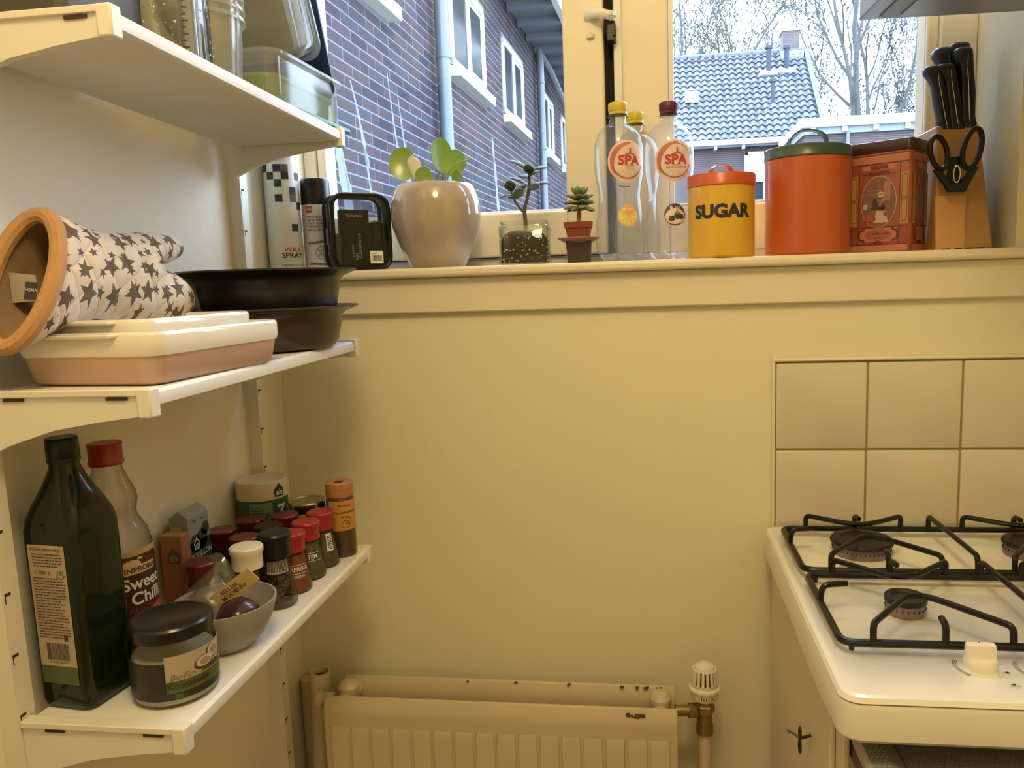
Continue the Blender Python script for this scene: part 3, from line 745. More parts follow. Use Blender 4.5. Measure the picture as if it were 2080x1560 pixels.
# --- wax spray can
t = thing('spray_can', (-.6498, .000, ZS), 'tall white spray can with black chequer squares, in the corner behind the upright', 'spray can')
CANW = pm('white_can_lacquer', (.84, .82, .77), .3, var=.01)
build(G().lathe([(0, 0), (.029, 0), (.030, .003), (.030, .188), (.029, .192), (0, .192)], 36), 'body', CANW, t)
build(G().lathe([(.0285, .192), (.0285, .215), (.026, .232), (.018, .238), (0, .238)], 36), 'cap', CANW, t)
a0 = toward(-.6498, .000); mp = cylmap(.030, a0, 0)
sq = .0128; q = []; gq = []
for i, j in ((-1, 0), (-2, 1), (0, 1), (-1, 2), (-1, 4), (1, 3), (2, 5), (1, 8), (2, 1), (-3, 0)):
    x = i * sq; y = .187 - (j + 1) * sq; q.append(s_rect(x, x + sq, y, y + sq))
for i, j in ((0, 0), (1, 4)): gq.append(s_rect(i * sq, i * sq + sq, .187 - (j + 1) * sq, .187 - j * sq))
tag(print2d(q, mp, 'chequer_print', PRINTK, t), kind='stuff'); tag(print2d(gq, mp, 'chequer_print', pm('grey_print', (.12, .11, .10), .6), t), kind='stuff')
print2d([s_text('WAX', .0115, .0120, .0395, .012, 1.1)], mp, 'lettering', pm('red_print', (.55, .06, .04), .5), t)
print2d([s_text('SPRAY', .0125, .0110, .0295, .025, 1.05), s_rect(-.012, .03, .0205, .0209), s_text('TONISCO', .006, .011, .0125, .004, 1.6)], mp, 'lettering', PRINTK, t)
# --- chain spray can
cx, cy = -.604, .036
t = thing('spray_can', (cx, cy, ZS), 'shorter spray can with black cap and a bicycle chain drawn on it', 'spray can')
build(G().lathe([(0, 0), (.0255, 0), (.0265, .003), (.0265, .118), (.0255, .121), (0, .121)], 36), 'body', CANW, t)
build(G().lathe([(.0265, .1205), (.0268, .123), (.0262, .162), (.0245, .166), (0, .166)], 36), 'cap', pm('black_cap_plastic', (.007, .007, .008), .3, var=0, spec=.35), t)
a0 = toward(cx, cy) - .22; mp = cylmap(.0265, a0, 0)
print2d([s_rect(-.0135, -.0015, .105, .1175)], mp, 'brand_patch', pm('red_print', (.55, .06, .04), .5), t)
print2d([s_text('HEMA', .0042, -.0075, .111, .01)], cylmap(.0265, a0, 0, .0009), 'lettering', PRINTW, t)
tx = [s_text(s, .0068, -.012, .0985 - i * .0058, .004, 1, 'LEFT') for i, s in enumerate(('kettingspray', 'spray pour chaînes', 'chain spray', 'kettenspray', 'spray para cadenas'))]
print2d(tx, mp, 'lettering', PRINTK, t)
def chain(z, dz, n=8):
    o = []
    for i in range(n):
        x = -.011 + i * .0042; y = z + dz * i
        o.append(s_ring(x, y, .0023, .0012, n=12)); o.append(s_rect(x + .0014, x + .003, y - .0008, y + .0008))
    return o
for q_ in (chain(.051, .0005), chain(.015, -.0003)): print2d(q_, mp, 'chain_print', PRINTK, t)
GREYP = pm('pale_grey_print', (.45, .44, .43), .6)
gp = [s_ring(.012, .034, .0125, .0022, n=28)] + [s_poly([(.012 + .003 * cos(a + .9), .034 + .003 * sin(a + .9)), (.012 + .0125 * cos(a + .12), .034 + .0125 * sin(a + .12)), (.012 + .0125 * cos(a - .12), .034 + .0125 * sin(a - .12)), (.012 + .003 * cos(a - .9), .034 + .003 * sin(a - .9))]) for a in [i * 2 * pi / 5 for i in range(5)]]
gp += [s_rect(-.0215, -.0195 + .001 * (i % 3), .008 + i * .0042, .0095 + i * .0042) for i in range(25)]
print2d(gp, mp, 'chainring_print', GREYP, t)
# --- zipped clear pouch holding a shoe-cleaning kit
t = thing('zip_pouch', (-.521, .020, ZS), 'clear zipped pouch with black piping and a dark cleaning kit inside', 'pouch', rz=RAD(40))
BLKP = pm('black_piping', (.006, .006, .007), .4, var=0, spec=.3)
W, H, D = .0515, .134, .05
def front(y, k=1): return [(x * k, y, z) for x, z in rrect(W, H / 2, .020, 6, 0, H / 2)]
def pouch(y, k=1, lean=0): return [(x * k, y + lean * (z / H), H / 2 + (z - H / 2) * k) for x, z in rrect(W, H / 2 - .002, .022, 6, 0, H / 2)]
CLR = clear('clear_vinyl', (.66, .68, .70), (.10, .11, .13), .03, rough=.12)
build(G().loft([pouch(-.022, .985), pouch(-.018, 1), pouch(.022, 1), pouch(.026, .985)]), 'vinyl_body', CLR, t)
for y in (-.020, .024): build(G().tube(pouch(y, 1.0), .0040, 8, closed=True), 'piping', BLKP, t)
zp = build(G().loft([[(x * 1.012, y, H / 2 + (z - H / 2) * 1.008) for x, y_, z in pouch(0)] for y in (-.008, .014)], False, False), 'zip_band', pm('black_zip_tape', (.02, .02, .022), .7, var=.2, scale=200), t)
zg = G()
for i in range(26): zg.box(-W * 1.02 - .001, -W * 1.0, .003, .009, .028 + i * .0035, .0302 + i * .0035)
build(zg, 'zip_teeth', pm('zip_metal', (.3, .3, .31), .35, .8), zp)
build(G().box(-.0565, -.0535, -.001, .006, .062, .074).box(-.0565, -.055, .001, .004, .045, .062), 'zip_pull', pm('zip_metal', (.3, .3, .31), .35, .8), zp, bevel=.001)
build(G().box(-.030, .022, .000, .02, .006, .108), 'kit_card', pm('dark_brown_card', (.030, .022, .018), .6, spec=.2), t, bevel=.002)
build(G().box(-.047, -.031, -.004, .02, .006, .066), 'brush', pm('grey_brush', (.09, .075, .068), .5), t, bevel=.006, seg=3)
build(G().box(.024, .047, -.006, .020, .006, .088), 'kit_bottle', pm('dark_kit_bottle', (.014, .012, .013), .4, spec=.3), t, bevel=.006, seg=3)
mp = flatmap((0, -.0004, 0), (1, 0, 0), (0, 0, 1), .0005)
print2d([s_text('Timberland', .0068, -.006, .097, .008), s_text('Timberland', .0052, -.0115, .034, .004, rot=pi / 2), s_text('DRY', .0066, -.0045, .0255, .012, rot=pi / 2), s_text('CLEANING KIT', .0066, .002, .044, .012, rot=pi / 2)], mp, 'lettering', pm('grey_white_print', (.72, .69, .65), .6), t)
mp = flatmap((0, -.0225, 0), (1, 0, 0), (0, 0, 1), .0004)
print2d([s_rect(.012, .036, .012, .034)], mp, 'barcode_label', PRINTW, t)
mp = flatmap((0, -.0225, 0), (1, 0, 0), (0, 0, 1), .0008); R_ = random.Random(2)
bars = []; x = .0155
while x < .0325:
    w_ = R_.choice((.0004, .0007, .001)); bars.append(s_rect(x, x + w_, .016, .0265)); x += w_ + R_.choice((.0004, .0007))
print2d(bars + [s_rect(.015, .024, .029, .0302)], mp, 'barcode', PRINTK, t, cut=0)
# --- glazed planter with a pilea
t = thing('glazed_planter', (-.388, .066, ZS), 'round glazed beige planter in front of the left pane', 'planter')
POT = pm('beige_crackle_glaze', (.42, .335, .27), .12, var=.10, scale=22, coat=.6, bump=.02, bscale=40)
pr_ = [(0, 0), (.047, 0), (.050, .002), (.058, .018), (.070, .042), (.0795, .072), (.0825, .094), (.0805, .118), (.0745, .138), (.0695, .1475), (.0675, .1495), (.0655, .148), (.068, .138), (.070, .12), (0, .118)]
build(G().lathe(pr_, 56), 'pot', POT, t, sharp=60)
build(G().lathe([(0, .128), (.045, .127), (.069, .121)], 28, mod=lambda r, z, a: (r, z + .003 * sin(5 * a + r * 90))), 'potting_soil', pm('dark_soil', (.02, .016, .012), .95, var=.4, scale=120, bump=.6), t)
pl = thing('pilea_plant', (-.388, .066, ZS + .125), 'round-leaved green pilea growing in the beige planter', 'plant')
PG = pm('pilea_green', (.20, .34, .055), .3, var=.14, scale=25, coat=.2); PS = pm('pilea_stem', (.22, .26, .08), .5); PW = pm('pale_withered_leaf', (.72, .64, .52), .5)
def disc_leaf(c, nrm, r, base, m=PG, cup=.12, el=1.0):
    c = Vector(c); nrm = Vector(nrm).normalized(); u = nrm.cross(Vector((0, 0, 1))).normalized(); v = nrm.cross(u); base = Vector(base)
    rows = []
    for k, rr in enumerate((.02, .35, .7, .93, 1.0)):
        rows.append([c + (u * cos(2 * pi * i / 24) + v * sin(2 * pi * i / 24) * el) * r * rr + nrm * (cup * r * rr * rr) for i in range(24)])
    back = [[p - nrm * .0007 for p in q] for q in rows]
    lf = build(G().loft(rows + back[::-1], True, True), 'leaf', m, pl, sharp=70)
    stem = bez([base, base.lerp(c, .5) + Vector((0, 0, .006)), c - nrm * .001], 6)
    build(G().tube(stem, .0009, 6), 'leaf_stem', PS, lf)
disc_leaf((-.054, -.010, .063), (.25, -1, .15), .0245, (-.008, 0, -.005), el=1.25)
disc_leaf((.040, -.008, .060), (-.1, -1, .2), .0245, (.010, 0, -.005))
disc_leaf((.012, .012, .078), (.75, -.6, .05), .024, (.004, 0, -.005), el=1.35)
disc_leaf((-.013, -.022, .036), (.35, -1, .1), .0165, (.0, 0, -.005), el=1.15)
disc_leaf((.050, -.028, .032), (-.5, -1, -.1), .0125, (.012, 0, -.005))
disc_leaf((.022, -.020, .018), (.1, -.6, .9), .013, (.006, 0, -.008))
disc_leaf((-.005, .014, .020), (.0, -.7, .8), .016, (.0, 0, -.008))
wl2 = G(); c0 = Vector((-.034, -.006, .076)); b0 = Vector((-.020, -.01, .0))
rows = []
for i in range(13):
    t_ = i / 12; p = b0.lerp(c0, t_); wd = (.002 + .0150 * min(t_, .85) ** 1.2) * sqrt(max(.004, 1 - max(0, (t_ - .72) / .28) ** 2))
    rows.append([p + Vector((wd * cos(a) - .003 * t_, -.004 * sin(a) * (1 - .3 * t_) - .002, .001 * sin(a) + .002 * t_ * t_)) for a in [2 * pi * k / 12 for k in range(12)]])
build(wl2.loft(rows), 'withered_leaf', PW, pl, sharp=70)
build(G().tube(bez([(.02, -.01, .03), (.045, -.02, .056), (.078, -.02, .064)], 6), [.0012] * 9 + [.004, .0035, .003, .0006], 6, squash=.4), 'withered_leaf', pm('straw_leaf', (.55, .55, .30), .6), pl)
# --- square glass with soil, and the jade cutting
t = thing('square_glass_jar', (-.2205, .045, ZS), 'square glass jar of speckled dark soil on the window board', 'glass jar', rz=RAD(3))
GL = clear('clear_glass', (.97, .98, .98), (.66, .71, .73), .04, rough=.02)
def sqr(h, r, z): return [(x, y, z) for x, y in rrect(h, h, r, 5)]
build(G().loft([sqr(.040, .008, 0), sqr(.043, .010, .003), sqr(.043, .010, .066), sqr(.040, .012, .069), sqr(.041, .012, .0755), sqr(.0395, .011, .0755), sqr(.0385, .011, .068), sqr(.041, .009, .065), sqr(.041, .009, .004)], True, True), 'glass_wall', GL, t, sharp=50)
R_ = random.Random(8)
secs = []
for z, k in ((.0045, .97), (.012, 1), (.030, 1), (.044, .97), (.052, .85), (.058, .62), (.061, .3)):
    secs.append([(x * k + R_.uniform(-.0014, .0014) * (z > .03), y * k + R_.uniform(-.0014, .0014) * (z > .03), z + R_.uniform(-.0016, .0016) * (z > .03)) for x, y in rrect(.0402, .0402, .009, 5)])
build(G().loft(secs), 'potting_soil', pm('dark_soil', (.02, .016, .012), .95, var=.4, scale=120, bump=.6), t)
sp = G()
for i in range(150):
    f_ = R_.randrange(3); u = R_.uniform(-.037, .037); z = .006 + .045 * R_.random() ** 1.2; s = R_.uniform(.0007, .0021)
    p = ((u, -.0405, z), (.0405, u, z), (-.0405, u, z))[f_]
    sp.lathe([(0, -s), (s, 0), (0, s)], 5, p)
tag(build(sp, 'perlite', pm('white_perlite', (.70, .66, .58), .8), t), kind='stuff')
jp = thing('jade_plant', (-.2205, .045, ZS + .055), 'small branching jade plant cutting rooted in the square glass jar', 'plant')
JS = pm('jade_stem', (.10, .075, .055), .6); JL = pm('jade_leaf', (.050, .070, .045), .5, var=.15, scale=40, spec=.3)
build(G().tube(bez([(0, 0, -.01), (.001, 0, .02), (.000, 0, .042), (.006, 0, .062), (.010, .001, .085), (.011, 0, .112)], 5), [.0036] * 12 + [.0030] * 8 + [.0022] * 6, 8).tube(bez([(.0, 0, .036), (-.010, -.002, .048), (-.018, -.004, .062), (-.022, -.004, .074)], 4), .0022, 7), 'stem', JS, jp)
def fat_leaf(a, b, wd, m, par, th=.32, flat=(0, 0, 1), nm='leaf'):
    a, b = Vector(a), Vector(b); d = (b - a); L_ = d.length; d.normalize(); fl = Vector(flat); sd = d.cross(fl).normalized(); nn = sd.cross(d); rows = []
    for t_, k in ((0, .18), (.12, .45), (.35, .85), (.6, 1), (.82, .75), (.94, .4), (1, .04)):
        p = a + d * L_ * t_ + nn * (.08 * L_ * sin(pi * t_)); rows.append([p + sd * wd * k * cos(2 * pi * i / 12) + nn * wd * th * k * sin(2 * pi * i / 12) for i in range(12)])
    return build(G().loft(rows), nm, m, par, sharp=80)
for a, b, wd, fl in (((.010, 0, .108), (-.022, .006, .128), .0075, (.2, -.4, 1)), ((.012, 0, .108), (.042, .004, .113), .0075, (0, -.45, 1)), ((.010, 0, .104), (.012, -.014, .116), .0085, (0, -1, .2)),
                     ((.010, 0, .098), (.028, -.014, .104), .0085, (0, -.5, 1)), ((.009, 0, .096), (-.006, .014, .102), .008, (0, -.4, 1)), ((.007, 0, .083), (-.026, -.004, .098), .0065, (.1, -.3, 1)),
                     ((.008, 0, .083), (.046, .002, .085), .007, (0, -.4, 1)), ((.007, 0, .080), (.028, -.016, .078), .009, (0, -.8, .6)), ((-.022, -.004, .074), (-.022, -.016, .090), .0085, (0, -1, .2)),
                     ((-.020, -.004, .068), (-.042, -.004, .064), .006, (.1, -.3, 1)), ((-.019, -.004, .066), (.001, -.014, .071), .009, (0, -.9, .5)), ((-.019, -.003, .068), (.002, .008, .084), .006, (.3, -.6, 1)), ((-.020, -.002, .064), (-.022, .014, .064), .008, (0, -.5, 1))):
    fat_leaf(a, Vector(a).lerp(Vector(b), 1.1), wd * 1.22, JL, jp, .24, fl)
# --- small terracotta-coloured pot with sedum, hanging in the dark cup by its saucer
t = thing('plant_pot', (-.1245, .040, ZS), 'tiny brick-red square pot with saucer set on a dark cup', 'flower pot', rz=RAD(4))
BRK = pm('brick_red_plastic', (.26, .062, .04), .45); DRK = pm('dark_brown_cup', (.055, .028, .022), .3)
build(G().loft([sqr(.0190, .004, 0), sqr(.0200, .005, .002), sqr(.0225, .005, .038), sqr(.0215, .005, .038)]), 'cup', DRK, t)
build(G().lathe([(0, .036), (.024, .036), (.033, .0405), (.0375, .043), (.037, .0442), (.030, .042), (0, .040)], 36), 'saucer', pm('worn_red_saucer', (.28, .13, .095), .5, var=.25, scale=40), t)
build(G().loft([sqr(.0190, .003, .0415), sqr(.0222, .003, .060), sqr(.0240, .003, .0605), sqr(.0255, .003, .0705), sqr(.0242, .003, .0705), sqr(.023, .003, .066)]), 'inner_pot', BRK, t)
se = thing('sedum_plant', (-.1245, .040, ZS + .066), 'grey-green sedum rosette on a short stem in the tiny red pot', 'plant')
build(G().tube(bez([(.0, 0, -.004), (.001, 0, .012), (.002, 0, .03), (.003, 0, .045)], 5), [.0042] * 8 + [.0035] * 8, 9), 'stem', pm('sedum_stem', (.26, .20, .11), .7, var=.2, scale=80), se)
SG = pm('sedum_leaf', (.17, .20, .095), .5, var=.14, scale=50); R_ = random.Random(4)
for k, (n, el, L_, z) in enumerate(((9, -.15, .030, .030), (8, .12, .031, .035), (8, .45, .030, .039), (6, .85, .028, .043), (3, 1.25, .024, .046))):
    for i in range(n):
        a = 2 * pi * (i + .5 * (k % 2)) / n + R_.uniform(-.12, .12); e = el + R_.uniform(-.1, .1); dd = Vector((cos(a) * cos(e), sin(a) * cos(e), sin(e)))
        b0 = Vector((.003, 0, z)); lf = fat_leaf(b0 + dd * .003, b0 + dd * L_ * R_.uniform(.88, 1.05), .0062, SG, se, .5, (0.01, -.2, 1) if abs(e) < 1.2 else (0, -1, .1))
# --- clear lemonade bottles
PET = clear('clear_pet', (.985, .988, .995), (.74, .78, .84), .04, rough=.03, power=.30, milky=.055, milkcol=(.85, .88, .98))  # cool milky share stands in for light reflected off the bottles
def petr(z):
    P = [(0, .028), (.004, .036), (.012, .0405), (.03, .0425), (.07, .0415), (.100, .0375), (.118, .0360), (.135, .0385), (.160, .0425), (.195, .0428), (.213, .0405), (.227, .0345), (.238, .0240), (.244, .0158), (.252, .0140)]
    for (a, ra_), (b, rb_) in zip(P, P[1:]):
        if z <= b:
            t_ = (z - a) / (b - a); t_ = t_ * t_ * (3 - 2 * t_); return ra_ + (rb_ - ra_) * t_
    return P[-1][1]
def lemonade(loc, cap, label, kind, full=True):
    b = thing('water_bottle', loc, label, 'bottle', 'empty clear lemonade bottles')
    b.scale = (1, 1, .963)
    def foot(r, z, a):
        k = max(0, 1 - z / .022); lobe = .5 + .5 * cos(5 * a); return r * (1 - .10 * k * (1 - lobe)), z + .014 * k * (1 - lobe) ** 2
    prof = [(0, .010), (.012, .008), (.022, .0015)] + [(petr(z), z) for z in [.0, .004, .008, .012, .02, .03, .045, .06, .075, .09, .10, .11, .118, .126, .135, .15, .165, .178, .19, .20, .21, .218, .226, .232, .238, .243, .252]]
    build(G().lathe(prof, 60, mod=foot), 'body', PET, b, sharp=80)
    build(G().lathe([(.0140, .2515), (.0140, .254), (.0178, .2545), (.0178, .2562), (.014, .2568), (.013, .270)], 32), 'neck_ring', clear('pet_neck', (.9, .92, .94), (.5, .55, .6), .08), b)
    gg = G().lathe([(.0150, .2580), (.0158, .2585), (.0158, .2625), (.0152, .263), (.0158, .2635), (.0163, .2645), (.0163, .2765), (.0150, .2785), (0, .2785)], 40)
    cp = build(gg, 'cap', cap, b)
    gg = G()
    for i in range(40):
        a = 2 * pi * i / 40; gg.obox((.0163 * cos(a), .0163 * sin(a), .2702), (-.0004 * sin(a), .0004 * cos(a), 0), (.0004 * cos(a), .0004 * sin(a), 0), (0, 0, .0055))
    build(gg, 'grip_rib', cap, cp)
    if kind is None: return b
    a0 = toward(loc[0], loc[1]) + (.36 if kind == 'lemon' else .22)
    LP = pm('pale_pink_label', (.78, .60, .52), .45, var=.02) if kind == 'lemon' else pm('pale_rose_label', (.78, .62, .60), .45, var=.02)
    m0 = lambda L_, zc: cylmap(petr, a0, zc, L_)
    zc = .172; RED = pm('spa_red', (.50, .05, .05), .5); OR = pm('pale_red_band', (.52, .16, .13), .5)
    print2d([s_disc(0, 0, .0345, .036, 40)], m0(.0006, zc), 'round_label', LP, b)
    print2d([s_ring(.002, 0, .0325, .003, RAD(85), RAD(220), 30, wd1=.0085), s_ring(0, -.001, .0285, .0018, RAD(195), RAD(350), 30)], m0(.0011, zc), 'label_band', OR, b)
    bl = [s_ring(.001, .001, .0285, .0008, RAD(15), RAD(90), 18), s_ring(.001, -.002, .0275, .0012, RAD(190), RAD(350), 26)]
    if kind == 'currant': bl.append(s_text('BLACKCURRANT', .0046, .003, -.0115, .003))
    else: bl = bl[1:]
    bl.append(s_text('TOUCH OF', .0030, .003, -.0078, .001))
    if kind == 'lemon': bl += [s_ring(-.004, -.010, .034, .0014, RAD(245), RAD(285), 10)]
    print2d(bl, m0(.0011, zc), 'lettering', pm('grey_plum_print', (.16, .08, .09), .6), b)
    if kind == 'lemon': print2d([s_text('LEMON', .0056, .004, -.0125, .003)], m0(.0011, zc), 'lettering', pm('pale_gold_print', (.72, .50, .32), .6), b)
    # little leaping figure, a plain swirl emblem over the word
    fig = [s_disc(.004, .0205, .0017), s_poly([(.0026, .0185), (.0054, .0185), (.0060, .0125), (.002, .0125)]), s_poly([(.002, .0135), (-.004, .0118), (-.0085, .0085), (-.0035, .0102), (.003, .0115)]), s_poly([(.006, .0135), (.011, .0125), (.0155, .0090), (.0105, .0102), (.005, .0115)])]
    print2d(fig, m0(.0011, zc), 'emblem', pm('dull_red_emblem', (.34, .11, .08), .6), b)
    print2d([s_text('SPA', .0220, .0020, .0010, .04, 1.04)], m0(.0012, zc), 'lettering', RED, b)
    zc = .079
    if kind == 'lemon':
        print2d([s_disc(0, 0, .0180, .0190, 30)], m0(.0006, zc), 'round_label', pm('lemon_yellow_label', (.78, .58, .17), .5), b)
        print2d([s_ring(0, 0, .0175, .0170, RAD(25), RAD(155), 20, .0185)] , m0(.0010, zc), 'label_band', pm('orange_label_band', (.80, .40, .10), .5), b)
        print2d([s_ring(0, -.001, .0140, .0008, n=26)] + [s_poly([(.002 * cos(a), -.002 + .002 * sin(a)), (.0125 * cos(a - .16), -.002 + .0125 * sin(a - .16)), (.0125 * cos(a + .16), -.002 + .0125 * sin(a + .16))]) for a in [pi * (1.05 + .9 * i / 4) for i in range(5)]], m0(.0012, zc), 'fruit_print', pm('pale_lemon_print', (.84, .72, .38), .5), b)
        print2d([s_text('0', .0085, -.0075, .0110, .03), s_text('kcal', .0058, .0035, .0112, .006)], m0(.0016, zc), 'lettering', PRINTW, b)
    else:
        print2d([s_disc(0, 0, .0185, .0195, 30)], m0(.0006, zc), 'round_label', pm('plum_label', (.10, .03, .07), .5), b)
        print2d([s_disc(0, -.003, .0165, .0140, 30)], m0(.0010, zc), 'label_field', pm('pale_field', (.72, .62, .58), .5), b)
        fr = [s_disc(.004, -.002, .0062), s_disc(-.006, -.007, .0052), s_disc(.010, -.004, .0046)]
        print2d(fr, m0(.0014, zc), 'fruit_print', pm('dark_berry_print', (.06, .035, .035), .5), b)
        print2d([s_poly([(.0, .004), (.006, .010), (.004, .003), (.012, .006), (.006, .0)]), s_disc(.002, .0005, .0016), s_disc(-.0075, -.0055, .0013)], m0(.0017, zc), 'leaf_print', pm('grey_leaf_print', (.26, .24, .20), .6), b)
        print2d([s_text('0', .0085, -.0065, .0120, .03), s_text('kcal', .0062, .0050, .0122, .006)], m0(.0016, zc), 'lettering', PRINTW, b)
    return b
YC = pm('yellow_cap_plastic', (.62, .50, .05), .35, var=0)
lemonade((-.0515, .040, ZS), YC, 'empty clear bottle with yellow cap and lemon label, nearest the tiny cactus-like plant', 'lemon')
lemonade((-.0235, .1295, ZS), YC, 'empty clear bottle with yellow cap standing behind the two labelled bottles', None)
lemonade((.0352, .060, ZS), pm('plum_cap_plastic', (.085, .012, .045), .35, var=0), 'empty clear bottle with dark purple cap and blackcurrant label', 'currant')
# --- canisters
def canister(loc, r, h, lid_h, body, lid, label, strap_w, strap_h, strap_rot, name='canister'):
    t = thing(name, loc, label, 'canister')
    build(G().lathe([(0, .001), (r * .96, 0), (r, .003), (r, h - lid_h), (0, h - lid_h)], 56), 'body', body, t)
    build(G().lathe([(r * 1.0, h - lid_h - .001), (r * 1.028, h - lid_h), (r * 1.03, h - lid_h + .002), (r * 1.022, h - lid_h + .003), (r * 1.022, h - .002), (r * 1.0, h), (r * .95, h - .001), (r * .93, h - .003), (0, h - .003)], 56), 'lid', lid, t)
    pts = [(-strap_h * 1.05, 0, 0), (-strap_h * 1.08, 0, strap_h * .6), (-strap_h * .7, 0, strap_h * 1.0), (0, 0, strap_h * 1.15), (strap_h * .7, 0, strap_h * 1.0), (strap_h * 1.08, 0, strap_h * .6), (strap_h * 1.05, 0, 0)]
    P = bez(pts, 5); secs = []
    for p in P:
        k = 1 - .001 / max(Vector(p).length, .001)
        secs.append([(p.x, -strap_w, p.z), (p.x, strap_w, p.z), (p.x * .93, strap_w, p.z * .93), (p.x * .93, -strap_w, p.z * .93)])
    build(G().loft(secs), 'lid_handle', lid, t, (0, 0, h - .003), (0, 0, strap_rot))
    return t
su = canister((.1205, .024, ZS), .0553, .137, .0195, pm('yellow_tin_lacquer', (.72, .42, .035), .3, var=.03, coat=.3), pm('orange_tin_lid', (.55, .10, .025), .3, var=.03), 'yellow sugar canister with an orange lid on the window board', .0065, .0185, RAD(24))
print2d([s_text('SUGAR', .0290, .0010, .074, .05, 1.04)], cylmap(.0553, toward(.1205, .024), 0, .0006), 'lettering', PRINTK, su)
oc = canister((.2655, .0475, ZS), .0690, .177, .0185, pm('orange_tin_lacquer', (.50, .095, .02), .32, var=.05, coat=.3), pm('dark_green_tin_lid', (.05, .085, .06), .3), 'large plain orange canister with a dark green lid and arched handle', .0075, .030, RAD(8))
# --- printed tea tin
t = thing('printed_tin', (.4005, .0625, ZS), 'red printed nostalgic tin with oval pictures and dark lid', 'tin', rz=RAD(-3))
TR = pm('red_printed_tin', (.30, .075, .045), .35, var=.25, scale=60, coat=.2)
def tn(k, z): return [(x * k, y * k, z) for x, y in rrect(.0525, .0375, .010, 6)]
t.rotation_euler = (0, 0, RAD(-37))
build(G().loft([tn(.98, 0), tn(1, .003), tn(1, .160), tn(.98, .163)]), 'body', TR, t)
build(G().loft([tn(1.0, .1625), tn(1.015, .163), tn(1.015, .178), tn(.99, .181), tn(.9, .182)]), 'lid', pm('dark_maroon_lid', (.055, .02, .022), .35), t, sharp=50)
OCH = pm('ochre_print', (.42, .22, .07), .45); PINK = pm('salmon_print', (.48, .17, .10), .45); CRM = pm('cream_line_print', (.58, .33, .20), .45); BRN = pm('brown_line_print', (.09, .03, .022), .5)
